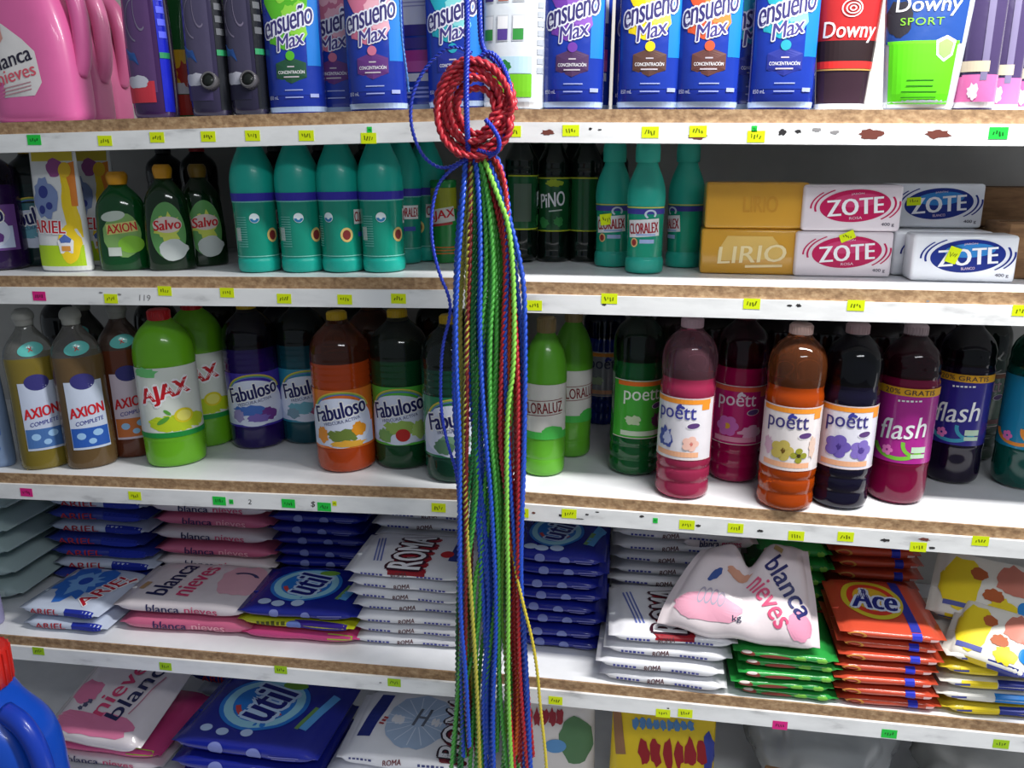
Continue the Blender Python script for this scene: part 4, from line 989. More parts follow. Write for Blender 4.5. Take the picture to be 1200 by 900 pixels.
def leaning_pouch(W, H, T, col, arts, name='detergent_bag'):
    r = thing(name); B = Rev(pouch_prof(W, H, T), zref=.3*H, n=2.3, smooth=1, segs=32); b = B.mesh('body', film(col), r)
    for nm, sh, h, c in arts: decal(b, nm, B.point, sh, h, ink(c))
    return r
o = leaning_pouch(.15, .20, .06, (210, 204, 202), [('red_print', scrawl(-.02, .14, .07, .026, 0, 5, 3), .0012, (150, 50, 60)), ('red_print', scrawl(.03, .172, .05, .018, 0, 4, 4), .0012, (140, 50, 60)), ('green_field', blob(.04, .10, .035, .04, 4, amp=.1), .0009, (84, 120, 84)), ('blue_spot', [ell(-.06, .10, .012, .03), ell(.0, .09, .02, .012)], .001, (90, 140, 190))])
standXY(o, 5, onY(650, 880, .12)[0], .13, 8); o.rotation_euler.x = math.radians(-14); o.location.z += .006; tag(o, 'white bag with red letters and green patch just right of the rope ends', 'bag')
o = leaning_pouch(.185, .21, .07, (222, 190, 36), [('blue_print', scrawl(.0, .157, .11, .016, 5, 9, 5), .0012, (84, 130, 180)), ('red_print', scrawl(.02, .112, .12, .045, 6, 6, 6), .0012, (150, 36, 44)), ('red_band', blob(.03, .192, .05, .010, 3), .0009, (170, 90, 40)), ('brown_side', rect(-.082, .14, .02, .09, 12, 3, 6), .0009, (150, 110, 80)), ('blue_corner', blob(.085, .12, .016, .03, 4), .0009, (60, 70, 150))])
standXY(o, 5, onY(775, 880, .10)[0], .10, -4); o.rotation_euler.x = math.radians(-18); o.location.z += .009; tag(o, 'bright yellow bag with red letters leaning on the lowest shelf', 'bag')
def crumple(name, a, b, c, col, seed, m=None):
    bm = bmesh.new(); bmesh.ops.create_icosphere(bm, subdivisions=4, radius=1); r = random.Random(seed)
    K = [(Vector((r.uniform(-1, 1), r.uniform(-1, 1), r.uniform(-1, 1))).normalized(), r.uniform(3, 9), r.uniform(0, 6), r.uniform(.03, .09)) for _ in range(9)]
    for v in bm.verts:
        n = v.co.normalized(); q = 1+sum(k[3]*abs(math.sin(k[1]*n.dot(k[0])+k[2])) for k in K)-.25
        v.co = Vector((n.x*a*q, n.y*b*q, max(-.8, n.z)*c*q))
    me = bpy.data.meshes.new(name); bm.to_mesh(me); bm.free(); me.materials.append(m or mat(col, .25, .5, coat=.3, noise=.15, scale=12, bump=.5)); me.polygons.foreach_set('use_smooth', [True]*len(me.polygons))
    return link(bpy.data.objects.new(name, me), None)
o = crumple('plastic_bag', .115, .11, .115, (136, 138, 140), 3); o.location = (onY(962, 880, .18)[0], .22, .353-min(v.co.z for v in o.data.vertices)); tag(o, 'crumpled grey plastic bag on the lowest shelf beside the yellow bag', 'plastic bag')
o = crumple('plastic_bag', .12, .11, .10, (150, 150, 148), 9); o.location = (onY(1175, 890, .18)[0], .22, .353-min(v.co.z for v in o.data.vertices)); tag(o, 'crumpled pale grey plastic bag at the right end of the lowest shelf', 'plastic bag')
o = carton(.05, .03, .16); standXY(o, 5, onY(893, 880, .03)[0], .04, 12); o.rotation_euler.y = .25; tag(o, 'narrow brown cardboard piece leaning before the crumpled grey bag', 'cardboard')
o = thing('paper_packet'); rbox('packet', .045, .02, .15, .003, film((196, 196, 194)), o, (0, 0, .075)); decal(o, 'fold_line', plane(-.010), rect(.006, .075, .002, .14), .0006, ink((150, 150, 150)))
standXY(o, 5, onY(1050, 890, .04)[0], .045, -8); o.rotation_euler.y = -.22; tag(o, 'slim white paper packet leaning between the two crumpled grey bags', 'packet')

# ---- blue jug in the foreground
def big_jug():
    r = thing('detergent_jug'); W, D, H = .20, .14, .36
    B = Rev([(0, W/2*.9, D/2*.9), (.006, W/2*.98, D/2*.98), (.02, W/2, D/2), (.24, W/2, D/2), (.285, W/2*.86, D/2*.9), (.315, W/2*.55, D/2*.66), (.335, .040, .040), (.35, .036, .036)], zref=.15, n=3, smooth=2, segs=40)
    m = mat((18, 74, 186), .3, .5, coat=.25, noise=.05); B.mesh('body', m, r)
    Q, _ = resample([(W*.26, -.02, .318), (W*.44, -.03, .310), (W*.56, -.035, .27), (W*.58, -.035, .20), (W*.54, -.03, .14), (W*.44, -.02, .11)], .006); obj('handle', *tube(Q, .015, 12), mat((24, 60, 176), .3, .5, coat=.25, noise=.05), r, True)
    cap(r, .345, .395, .043, plastic((196, 40, 34)))
    l = decal(r, 'label', B.point, rect(-.01, .13, .13, .12, nu=16, nv=4), .0006, film((30, 96, 206)))
    return r
o = big_jug(); P = onY(-20, 850, -.25); put(o, P[0], -.24, .3528, 0)
o.scale = (1, 1, (.800-.3528)/.395); tag(o, 'large blue jug with red screw cap in the lower left foreground', 'jug')

# ================================================================== THIRD SHELF
G3 = 'bottles on the third shelf'
def tb(o, label, cat='bottle', g=G3): return tag(o, label, cat, g)
RB = .0415
tb(stand(make('dc', dish_clear, (150, 132, 52), (176, 176, 170), (190, 200, 222), (70, 110, 170)), 3, 42, 552, .033, 6), 'dish soap bottle of pale yellow liquid, nearest the left edge on third shelf')
tb(stand(make('dc', dish_clear, (122, 96, 62), (150, 146, 140), (196, 206, 226), (44, 90, 176)), 3, 96, 551, .033, 4), 'dish soap bottle of brownish liquid with blue-footed label')
tb(stand(make('dc', dish_clear, (120, 62, 40), (140, 112, 100), (206, 190, 206), (196, 110, 60)), 3, 148, 538, .033, 4), 'dish soap bottle of reddish brown liquid tucked behind the lime green bottle')
tb(stand(make('aj', ajax), 3, 192, 550, .046, 2), 'lime green cleaner bottle with red cap and full label, front one')
tb(stand(make('aj', ajax), 3, 229, 527, .046, 0), 'lime green cleaner bottle half hidden behind another lime green one')
vio = [('b', -.01, .030, .028, .010, (70, 110, 190)), ('b', .026, .022, .014, .012, (110, 60, 140)), ('b', -.030, .022, .012, .012, (150, 140, 190)), ('b', .006, .016, .02, .008, (120, 100, 180))]
tea = [('b', -.01, .026, .026, .012, (110, 170, 190)), ('b', .02, .02, .014, .01, (170, 90, 130)), ('b', -.028, .018, .014, .01, (120, 150, 170))]
ora = [('b', .002, .022, .026, .011, (110, 130, 60)), ('b', .030, .032, .012, .012, (230, 150, 40)), ('b', -.034, .024, .012, .014, (222, 140, 50)), ('b', .01, .008, .03, .006, (226, 170, 60))]
gre = [('b', .0, .030, .026, .012, (150, 180, 90)), ('e', .006, .018, .012, .011, (186, 44, 40)), ('b', .034, .026, .014, .016, (170, 200, 110)), ('b', -.026, .016, .014, .012, (120, 160, 90))]
dgr = [('b', .0, .026, .026, .012, (120, 160, 130)), ('b', -.02, .018, .016, .012, (90, 130, 100))]
tb(stand(make('fab', fabuloso, (40, 22, 96), (40, 34, 62), (64, 48, 160), vio, .25), 3, 291, 528, .0495, 0), 'deep violet cleaner bottle with rainbow label on third shelf')
tb(standXY(make('fab', fabuloso, (40, 22, 96), (40, 34, 62), (64, 48, 160), vio, .25), 3, -.685, .33, 10), 'violet cleaner bottle standing behind the other violet one')
tb(stand(make('fab', fabuloso, (14, 76, 92), (30, 50, 56), (40, 130, 160), tea, .25), 3, 352, 522, .0495, 4), 'dark teal cleaner bottle partly hidden by the orange one')
tb(stand(make('fab', fabuloso, (206, 78, 26), (140, 70, 46), (216, 110, 40), ora, .4), 3, 396, 556, .0495, -4), 'orange cleaner bottle with yellow cap and rainbow label')
tb(standXY(make('fab', fabuloso, (206, 78, 26), (140, 70, 46), (216, 110, 40), ora, .4), 3, -.476, .235, 0), 'orange cleaner bottle in the row behind, beneath the shadow')
tb(stand(make('fab', fabuloso, (18, 74, 40), (50, 66, 56), (80, 170, 60), gre, .3), 3, 466, 552, .0495, -6), 'green cleaner bottle with tomato on its rainbow label')
tb(stand(make('fab', fabuloso, (10, 70, 52), (44, 62, 58), (30, 120, 80), dgr, .3), 3, 527, 568, .0495, 4), 'dark green cleaner bottle half covered by the blue cord')
tb(stand(make('blg', bleach_green), 3, 633, 560, .0355, 0), 'green bleach bottle with brown cap right of the ropes')
tb(standXY(make('blg', bleach_green), 3, onY(668, 480, .20)[0], .205, 30), 'green bleach bottle deeper in the shelf behind the first')
PET_P = petals(.018, .026, 5, .007, .006, (236, 190, 176), (206, 120, 110)) + [('b', -.022, .032, .013, .016, (70, 84, 160)), ('b', -.018, .032, .007, .010, (190, 196, 226))]
PET_M = petals(-.018, .03, 6, .010, .008, (206, 110, 190), (226, 170, 60)) + [('b', .02, .022, .018, .010, (226, 170, 200))]
PET_O = petals(-.010, .030, 5, .009, .008, (196, 176, 90), (110, 80, 30)) + petals(.014, .024, 4, .007, .005, (150, 150, 50), (60, 50, 20)) + [('b', .034, .036, .006, .016, (226, 196, 180)), ('b', -.032, .034, .008, .012, (206, 170, 190))]
PET_V = petals(-.016, .034, 5, .010, .009, (110, 90, 176), (70, 50, 130)) + petals(.018, .030, 5, .009, .008, (130, 110, 190), (80, 60, 140))
PET_G = [('b', .022, .030, .010, .012, (90, 50, 80)), ('b', .030, .030, .007, .009, (190, 150, 180)), ('b', -.02, .03, .012, .008, (190, 210, 170))]
tb(stand(make('po', poett, (10, 40, 130), (16, 36, 96), (150, 152, 160), (60, 90, 170), (60, 62, 90), PET_G, t=.25, H=.25), 3, 703, 500, RB, 14), 'deep blue cleaner bottle set far back on third shelf')
tb(stand(make('po', poett, (16, 92, 44), (40, 74, 56), (70, 170, 56), (70, 110, 84), (226, 236, 220), PET_G, (226, 110, 40), (200, 214, 190), .3, butterfly=(70, 170, 56)), 3, 741, 560, RB, 22), 'emerald green cleaner bottle with bright green label')
tb(stand(make('po', poett, (190, 54, 96), (196, 130, 150), (230, 226, 232), (214, 180, 190), (60, 62, 150), PET_P), 3, 799, 588, RB, -16), 'pink cleaner bottle with white label, front of third shelf')
tb(stand(make('po', poett, (168, 14, 80), (92, 16, 48), (190, 30, 110), (120, 60, 70), (232, 210, 226), PET_M, (214, 90, 60), (226, 150, 180), .3, butterfly=(226, 210, 226)), 3, 861, 568, RB, -2), 'magenta cleaner bottle with magenta label behind pink and orange ones')
tb(stand(make('po', poett, (214, 84, 10), (200, 112, 60), (232, 224, 224), (220, 186, 176), (62, 56, 120), PET_O, t=.5), 3, 923, 602, RB, -10), 'orange cleaner bottle with white olive-blossom label at the shelf front')
tb(stand(make('po', poett, (16, 12, 36), (22, 22, 40), (226, 224, 236), (200, 168, 170), (62, 56, 130), PET_V, t=.15), 3, 988, 600, RB, -4), 'near black violet cleaner bottle with white label beside the orange one')
tb(stand(make('fl', flash, (130, 10, 62), (84, 24, 44), (170, 40, 140), (120, 190, 60)), 3, 1056, 594, .043, 0), 'crimson cleaner bottle with magenta label and yellow offer band')
tb(stand(make('fl', flash, (26, 12, 44), (24, 16, 34), (46, 38, 130), (60, 150, 180), (60, 50, 60)), 3, 1122, 570, .043, -4), 'dark purple cleaner bottle with navy label and yellow offer band')
tb(stand(make('fl', flash, (8, 84, 76), (10, 60, 46), (30, 130, 170), (226, 140, 50), (40, 70, 60), False, False), 3, 1206, 577, .043, -14), 'teal cleaner bottle cut off by the right edge')
# back row, shade put into the dimmed bottle colours
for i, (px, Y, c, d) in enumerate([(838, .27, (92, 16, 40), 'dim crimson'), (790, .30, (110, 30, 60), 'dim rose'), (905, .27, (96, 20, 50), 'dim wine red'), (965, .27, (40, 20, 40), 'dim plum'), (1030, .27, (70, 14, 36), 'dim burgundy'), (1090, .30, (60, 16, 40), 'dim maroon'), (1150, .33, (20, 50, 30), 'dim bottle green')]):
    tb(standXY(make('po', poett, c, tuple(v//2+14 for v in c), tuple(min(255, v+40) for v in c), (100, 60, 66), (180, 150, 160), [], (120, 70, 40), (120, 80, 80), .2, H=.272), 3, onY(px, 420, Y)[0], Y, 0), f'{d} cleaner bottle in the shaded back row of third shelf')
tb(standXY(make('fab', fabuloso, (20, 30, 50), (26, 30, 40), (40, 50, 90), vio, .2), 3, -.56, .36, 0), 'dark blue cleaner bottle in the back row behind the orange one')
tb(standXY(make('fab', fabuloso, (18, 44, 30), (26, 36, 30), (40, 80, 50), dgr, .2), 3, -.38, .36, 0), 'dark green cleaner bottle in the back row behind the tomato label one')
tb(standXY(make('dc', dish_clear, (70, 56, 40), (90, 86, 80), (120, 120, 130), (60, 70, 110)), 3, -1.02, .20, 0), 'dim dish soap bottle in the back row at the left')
for X, c, lb in [(-1.13, (40, 40, 46), 'behind the pale blue pouch'), (-.93, (46, 34, 26), 'behind the brownish dish soap'), (-.83, (40, 30, 24), 'behind the reddish dish soap'), (-.79, (24, 40, 20), 'behind the lime green pair')]:  # bottles added to blacken the gaps, deep shade put into their colours
    tb(standXY(make('po', poett, c, tuple(v//2+10 for v in c), tuple(v+24 for v in c), (70, 66, 60), (120, 120, 120), [], (60, 50, 40), (60, 60, 60), .2, H=.272), 3, X, .24+(.15 if X > -.82 else (.10 if X > -.9 else .05)), 0), f'added shade-dark bottle in the back row {lb}', 'bottle', G3)
o = leaning_pouch(.09, .24, .05, (120, 142, 176), [('pale_print', blob(.0, .16, .03, .04, 3), .0008, (176, 190, 210)), ('blue_field', blob(.01, .06, .03, .04, 5), .0008, (64, 104, 168))], 'detergent_pouch')
standXY(o, 3, -1.128, .045, 0); tag(o, 'pale blue pouch cut off by the left edge on third shelf', 'pouch')

# ================================================================== SECOND SHELF
G2 = 'goods on the second shelf'
tb(standXY(make('fab', fabuloso, (44, 20, 70), (40, 30, 50), (110, 70, 140), vio, .2, .046, .20), 2, -1.095, .10, 0), 'dark purple bottle cut off by left edge, second shelf', 'bottle', G2)
tb(stand(make('fab', fabuloso, (8, 44, 44), (16, 36, 38), (60, 110, 120), tea, .2, .042, .20), 2, 33, 313, .042, -4), 'dark teal bottle behind the multicoloured pouch', 'bottle', G2)
tb(stand(make('pp', powder_pouch), 2, 72, 319, .020, 0), 'multicoloured lime, yellow and white detergent pouch, front of second shelf', 'pouch', G2)
tb(stand(make('pp', powder_pouch), 2, 112, 312, .020, 0), 'multicoloured detergent pouch hidden behind the front one', 'pouch', G2)
tb(stand(make('dg', dish_green, 'a', .042, .158), 2, 140, 318, .026, 0), 'green dish soap bottle with lime label and red lettering', 'bottle', G2)
tb(stand(make('dg', dish_green, 's', .0375, .168), 2, 194, 318, .025, 0), 'dark green dish soap bottle with yellow cap and oval label, front', 'bottle', G2)
tb(stand(make('dg', dish_green, 'd', .0375, .168), 2, 234, 313, .025, 18), 'dark green dish soap bottle with brown cap beside the teal bleach', 'bottle', G2)
tb(standXY(make('po', poett, (36, 24, 18), (30, 24, 22), (60, 40, 34), (170, 36, 40), (150, 120, 110), [], (90, 60, 40), (90, 60, 50), .2, R=.033, H=.20), 2, -.80, .26, 0), 'dark bottle with red cap at the back behind the dish soaps', 'bottle', G2)
for i, (px, py, rz, lb) in enumerate([(294, 321, 0, 'first from the left'), (346, 321, 0, 'second from the left'), (394, 321, -32, 'third from the left'), (443, 321, 0, 'fourth from the left, beside a smaller dim one')]):
    tb(stand(make('bb', bleach_big), 2, px, py, .036, rz), f'large teal bleach bottle with purple band, {lb}', 'bottle', 'row of large teal bleach bottles')
tb(stand(make('bb', bleach_big), 2, 466, 311, .036, -80), 'large teal bleach bottle, last and deeper in the row by the ropes', 'bottle', 'row of large teal bleach bottles')
tb(standXY(make('bb', bleach_big), 2, -.375, .235, -60), 'dim teal bleach bottle behind the last large one', 'bottle', 'row of large teal bleach bottles')
tb(stand(make('can', canister), 2, 519, 309, .022, -14), 'green and yellow scouring powder can next to the ropes', 'can', G2)
for px, py, rz, lb in [(607, 306, 115, 'partly hidden by the ropes'), (646, 308, 0, 'with its white lettering facing out'), (684, 308, -112, 'with its label turned away')]:
    tb(stand(make('pi', pine), 2, px, py, .0285, rz), f'near black pine cleaner bottle {lb}', 'bottle', 'pine cleaner bottles')
for px, py, rz, lb in [(716, 314, -6, 'with a yellow price sticker'), (754, 322, -6, 'standing foremost'), (801, 315, -72, 'turned to show its barcode')]:
    tb(stand(make('bs', bleach_small), 2, px, py, .0295, rz), f'slim teal bleach bottle {lb}', 'bottle', 'slim teal bleach bottles')
for i in range(3):
    tb(standXY(make('pi', pine), 2, -.20+.068*i, .36, 40*i), f'shaded pine bottle in the back row, {["nearest the ropes", "middle one", "right one"][i]}', 'bottle', 'pine cleaner bottles')
for i, (X, c, lb) in enumerate([(-.93, (24, 30, 40), 'behind the multicoloured pouches'), (-.70, (18, 40, 26), 'behind the brown-capped dish soap'), (-.61, (14, 40, 40), 'behind the first large teal bleach'), (-.52, (20, 24, 34), 'behind the second large teal bleach'), (-.44, (16, 46, 40), 'behind the third large teal bleach')]):  # added near-black bottles that darken the shelf interior behind the front row
    tb(standXY(make('po', poett, c, tuple(v//2+10 for v in c), tuple(v+24 for v in c), (60, 60, 60), (120, 120, 120), [], (60, 50, 40), (60, 60, 60), .2, R=.036, H=.20), 2, X, .37, 0), f'added shade-dark bottle in the back row {lb}', 'bottle', G2)
# soap bars
Ys = .15
P = onshelf(2, 878, 322); XL = onY(880, 300, P[1])[0]; YL = P[1]+.03
tb(standXY(make('sy', soap_yellow), 2, XL, YL, -1), 'yellow soap bar with embossed lettering, lower of two', 'soap', 'laundry soap bars')
tb(standXY(make('sy', soap_yellow, False), 2, XL+.003, YL, 0, .0693), 'plain looking yellow soap bar, upper of two', 'soap', 'laundry soap bars')
P = onshelf(2, 986, 325); XZ = onY(988, 300, P[1])[0]; YZ = P[1]+.0275
pk = ((186, 24, 84), (200, 60, 110), 'ROSA')
tb(standXY(make('sw', soap_wrapped, *pk), 2, XZ, YZ, 1), 'white wrapped soap bar with pink oval, lower one with price sticker', 'soap', 'laundry soap bars')
tb(standXY(make('sw', soap_wrapped, *pk), 2, XZ+.006, YZ, 0, .0678), 'white wrapped soap bar with pink oval, upper one', 'soap', 'laundry soap bars')
P = onshelf(2, 1130, 331); XB = onY(1131, 303, P[1])[0]; YB = P[1]+.0275
bl = ((24, 44, 130), (50, 130, 200), 'BLANCO')
tb(standXY(make('sw', soap_wrapped, *bl), 2, XB, YB, -2), 'white wrapped soap bar with blue oval standing foremost', 'soap', 'laundry soap bars')
for k in range(2):
    tb(standXY(make('sw', soap_wrapped, *bl), 2, XB-.012-.004*k, YB+.060*(k+1), -1), f'white wrapped soap bar {["directly", "two places"][k]} behind the foremost blue oval one', 'soap', 'laundry soap bars')
tb(standXY(make('sw', soap_wrapped, *bl), 2, onY(1087, 236, YB+.13)[0], YB+.115, 0, .0678), 'shaded white soap bar with dark blue oval stacked at the back', 'soap', 'laundry soap bars')
o = carton(.14, .10, .062); standXY(o, 2, onY(1215, 240, .32)[0]-.012, .36, 2); tag(o, 'brown cardboard box in shade, lower of two at the back', 'box', 'cardboard boxes')
o = carton(.14, .10, .062); standXY(o, 2, onY(1215, 240, .32)[0]-.025, .365, 0, .0640); tag(o, 'brown cardboard box in shade, upper of two at the back', 'box', 'cardboard boxes')
o = carton(.09, .10, .080); standXY(o, 2, onY(1222, 300, .12)[0]+.004, .19, 0); tag(o, 'brown cardboard box cut off by the right edge', 'box', 'cardboard boxes')

# ================================================================== TOP SHELF
G1 = 'goods on the top shelf'
def top(o, px, Y, rz=0): return standXY(o, 1, onY(px, 90, Y-.02)[0], Y, rz)
tb(top(make('jug', handle_jug, (220, 104, 164)), 38, .052, 0), 'pink jug with white label, foremost at the left', 'jug', 'pink jugs')
tb(top(make('jug', handle_jug, (206, 112, 156), .15, .085, .25, False), 66, .145, 0), 'pink jug behind the labelled one', 'jug', 'pink jugs')
tb(top(make('jug', handle_jug, (190, 96, 138), .15, .085, .25, False), 92, .24, 0), 'pink jug third back in the row', 'jug', 'pink jugs')
tb(top(make('df', dark_flask, (64, 34, 84), (30, 40, 190), (196, 56, 70), False, .066), 172, .035, 0), 'dark purple flask with bright blue ribbed edge', 'flask', G1)
o = leaning_pouch(.06, .235, .045, (36, 92, 48), [('yellow_field', rect(.004, .075, .05, .05, 0, 8, 4), .0006, (206, 160, 44)), ('red_patch', join(blob(.018, .066, .012, .018, 3), rect(.0, .020, .05, .03, 0, 8, 3)), .0008, (160, 44, 38)), ('white_band', rect(0, .044, .05, .016, 0, 8, 2), .0008, (190, 186, 196)), ('orange_edge', rect(-.022, .12, .01, .05, 0, 2, 3), .0007, (170, 110, 60))], 'detergent_pouch')
tb(top(o, 206, .085, 0), 'green, yellow and red pouch between dark flasks', 'pouch', G1)
tb(top(make('df', dark_flask, (52, 46, 74), (36, 38, 44), (70, 62, 100), True, .062), 240, .035, 0), 'black violet flask with round black cap, left one', 'flask', G1)
tb(top(make('df', dark_flask, (42, 38, 62), (30, 32, 38), (44, 42, 66), True, .056), 287, .040, 0), 'black violet flask with round black cap beside the green pouch', 'flask', G1)
SG, SP, SPU, SY, SO, ST = ((86, 176, 46), (140, 206, 70), (40, 80, 60)), ((196, 110, 140), (226, 170, 186), (96, 52, 120)), ((110, 60, 160), (140, 90, 186), (76, 50, 90)), ((230, 204, 30), (240, 226, 90), (88, 60, 54)), ((206, 84, 52), (232, 130, 60), (96, 60, 56)), ((40, 160, 180), (130, 206, 210), (40, 50, 140))
tb(top(make('so', softener, *SG), 342, .045, 6), 'blue softener pouch with green leaves print', 'pouch', G1)
tb(top(make('so', softener, *SP), 392, .085, 4), 'blue softener pouch with mauve petals, behind the pink one', 'pouch', G1)
tb(top(make('so', softener, *SP), 438, .030, 4), 'blue softener pouch with pink petals, front one left of the coil', 'pouch', G1)
tb(top(make('sb', softener_back), 489, .085, 0), 'softener pouch showing its printed back table, behind the thin cord', 'pouch', G1)
tb(top(make('so', softener, *ST), 533, .040, 0), 'teal softener pouch partly behind the rope coil', 'pouch', G1)
tb(top(make('sw2', softener_white), 600, .032, -6), 'white pouch back with rows of care icons', 'pouch', G1)
tb(top(make('so', softener, *SPU), 670, .032, 0), 'blue softener pouch with purple petals', 'pouch', G1)
tb(top(make('sb', softener_back), 682, .098, 0), 'softener pouch seen from its back between purple and yellow ones', 'pouch', G1)
tb(top(make('so', softener, *SY), 752, .098, 0), 'softener pouch with yellow petals, rear one', 'pouch', G1)
tb(top(make('so', softener, *SY), 760, .030, 0), 'softener pouch with yellow petals, front one', 'pouch', G1)
tb(top(make('so', softener, *SO), 829, .030, 0), 'softener pouch with orange red petals', 'pouch', G1)
tb(top(make('so', softener, *ST), 884, .085, 0), 'softener pouch with teal petals, rear one beside the orange', 'pouch', G1)
tb(top(make('so', softener, *ST), 918, .030, -2), 'softener pouch with teal petals, front one beside the red bottle', 'pouch', G1)
tb(top(make('fr', fabric_red), 990, .045, 0), 'tapered red softener bottle with white lettering', 'bottle', G1)
tb(top(make('sp', sport_pouch), 1084, .028, -3), 'lime green and blue softener pouch with white shield', 'pouch', G1)
for k, lb in enumerate(('leftmost', 'middle', 'rightmost')):
    tb(top(make('pu', purple_pouch), 1150+29*k, .030+.052*k, -12), f'dark purple pouch with pink base, {lb} at the right end', 'pouch', G1)
for k, (px, c) in enumerate(((345, SG), (450, SP), (560, ST), (650, SPU), (835, SO), (940, ST))):
    tb(top(make('so', softener, *c), px, .18, 0), ['softener pouch behind the green leaves one', 'softener pouch in second row behind the pink petals', 'teal pouch in second row behind the coil', 'purple petal pouch in second row behind its twin', 'orange petal pouch in second row behind its twin', 'teal petal pouch in the second row, deepest'][k], 'pouch', G1)

# ================================================================== PRICE STICKERS
YEL, GRN, PNK, LIM = (214, 232, 20), (36, 196, 70), (216, 40, 130), (160, 200, 30)
CN = {YEL: 'yellow', GRN: 'green', PNK: 'pink', LIM: 'lime'}
def sticker(px, py, c, where, Y=-.0002, wpx=19, hpx=11, rot=0, R=None, rz=0):
    P = onY(px, py, Y); w, h = wpx/830, hpx/830*1.12
    r = tag(thing('price_sticker', (P[0], P[1], P[2])), f'{CN[c]} price sticker {where}', 'sticker', 'price stickers')
    if R: fn = lambda u, v, hh: np.stack([(R+hh)*np.sin(u/R), R-(R+hh)*np.cos(u/R), v], 1)
    else: fn = plane(0.)
    sh = rect(0, 0, w, h, rot, 6, 2); m = mat(c, .6, .3, noise=.04)
    V, F = sh; A = fn(V[:, 0], V[:, 1], .0003); Bk = fn(V[:, 0], V[:, 1], .0); n = len(V)
    edge = [(0, 6), (6, 20), (20, 14), (14, 0)]
    obj('paper', np.concatenate([A, Bk]), F + [tuple(i+n for i in reversed(q)) for q in F] + [(a, a+n, b+n, b) for a, b in edge], m, r)
    rr = random.Random(int(px*7+py)); D = [rect(-w*.25+w*.16*k, rr.uniform(-.08, .08)*h, w*rr.uniform(.05, .09), h*rr.uniform(.2, .42), rot+rr.uniform(-25, 25), 1, 1) for k in range(4)]
    obj('ink_marks', fn(join(*D)[0][:, 0], join(*D)[0][:, 1], .0005), join(*D)[1], ink(tuple(int(v*.5) for v in c)), r)
    r.rotation_euler.z = math.radians(rz)
    return r
for a in [(40, 164, GRN, 'under the foremost pink jug'), (123, 165, YEL, 'under the rear pink jugs'), (184, 161, YEL, 'under the blue-edged flask'), (244, 160, YEL, 'under the left round-capped flask'), (296, 159, YEL, 'under the right round-capped flask'), (359, 159, YEL, 'under the green leaves pouch'), (432, 162, YEL, 'under the pink petals pouch'),
          (601, 154, YEL, 'beside the red rope coil'), (669, 153, YEL, 'under the purple petals pouch'), (762, 155, YEL, 'under the yellow petals pouch'), (818, 154, YEL, 'under the orange petals pouch'), (886, 160, YEL, 'under the front teal petals pouch'), (1170, 156, GRN, 'under the purple pouches at right'),
          (46, 347, PNK, 'below the dark teal bottle'), (130, 350, YEL, 'below the lime-labelled dish soap'), (193, 341, YEL, 'below the yellow-capped dish soap'), (266, 343, YEL, 'below the first large teal bleach'), (333, 350, YEL, 'below the second large teal bleach'), (404, 351, YEL, 'below the third large teal bleach'), (467, 350, YEL, 'below the last large teal bleach'),
          (626, 358, YEL, 'just right of ropes on second shelf'), (714, 350, YEL, 'below the slim teal bleach bottles'), (881, 356, YEL, 'below the yellow soap bars'), (1003, 358, YEL, 'below the pink oval soap bars'), (1197, 364, YEL, 'at the right end of second shelf edge'),
          (31, 577, PNK, 'below the pale yellow dish soap'), (158, 581, YEL, 'below the reddish dish soap'), (257, 587, GRN, 'below the violet bottle'), (338, 590, GRN, 'below the dark teal rainbow bottle'), (380, 594, GRN, 'below the orange rainbow bottle'), (514, 595, YEL, 'below the dark green bottle by the cord'),
          (611, 601, YEL, 'right at the ropes on third shelf'), (667, 602, YEL, 'below the green bleach bottles'), (805, 615, YEL, 'below the pink cleaner bottle'), (862, 619, YEL, 'below the magenta-labelled bottle'), (933, 628, YEL, 'below the orange blossom bottle'), (991, 629, YEL, 'below the near black violet bottle'), (1076, 641, YEL, 'below the crimson bottle'), (1149, 634, YEL, 'below the teal bottle at right'),
          (45, 763, LIM, 'below the blue and white bags'), (194, 781, LIM, 'below the pink bag pile'), (329, 785, LIM, 'below the yellow and purple bag'), (462, 800, LIM, 'below the white pile by the ropes'), (651, 821, YEL, 'below the navy pile by the yellow cord'), (777, 836, YEL, 'below the front white pile, left of a pair'), (803, 836, YEL, 'below the front white pile, right of a pair'), (914, 850, PNK, 'below the green pile'), (1042, 860, GRN, 'below the orange pile'), (1173, 872, LIM, 'below the mixed pile at right')]:
    sticker(*a)
for a in [(433, 152, GRN, 'scrap above the yellow one, under pink petals pouch'), (884, 151, GRN, 'scrap above a yellow one, top shelf'), (768, 610, GRN, 'scrap between two yellow ones, third shelf'), (392, 590, YEL, 'scrap overlapping the green one below the orange bottle'), (271, 588, GRN, 'faint scrap below the violet bottle')]:
    sticker(*a, wpx=6, hpx=6)
def on_thing(px, py, name_y, where, **k): return sticker(px, py, YEL, where, Y=name_y, **k)
on_thing(711, 257, onshelf(2, 716, 314)[1]+.001, 'stuck on a slim teal bleach bottle', wpx=18, hpx=13, rot=8, R=.028)
on_thing(993, 277, YZ-.0275-.0022, 'stuck on the lower pink oval soap bar', wpx=18, hpx=9, rot=24, rz=1)
on_thing(1071, 236, YB+.115-.0275-.0022, 'stuck on the shaded soap bar at the back', wpx=17, hpx=9, rot=4)
on_thing(1117, 299, YB-.0275-.0024, 'stuck on the foremost blue oval soap bar', wpx=13, hpx=17, rot=-18, rz=-2)

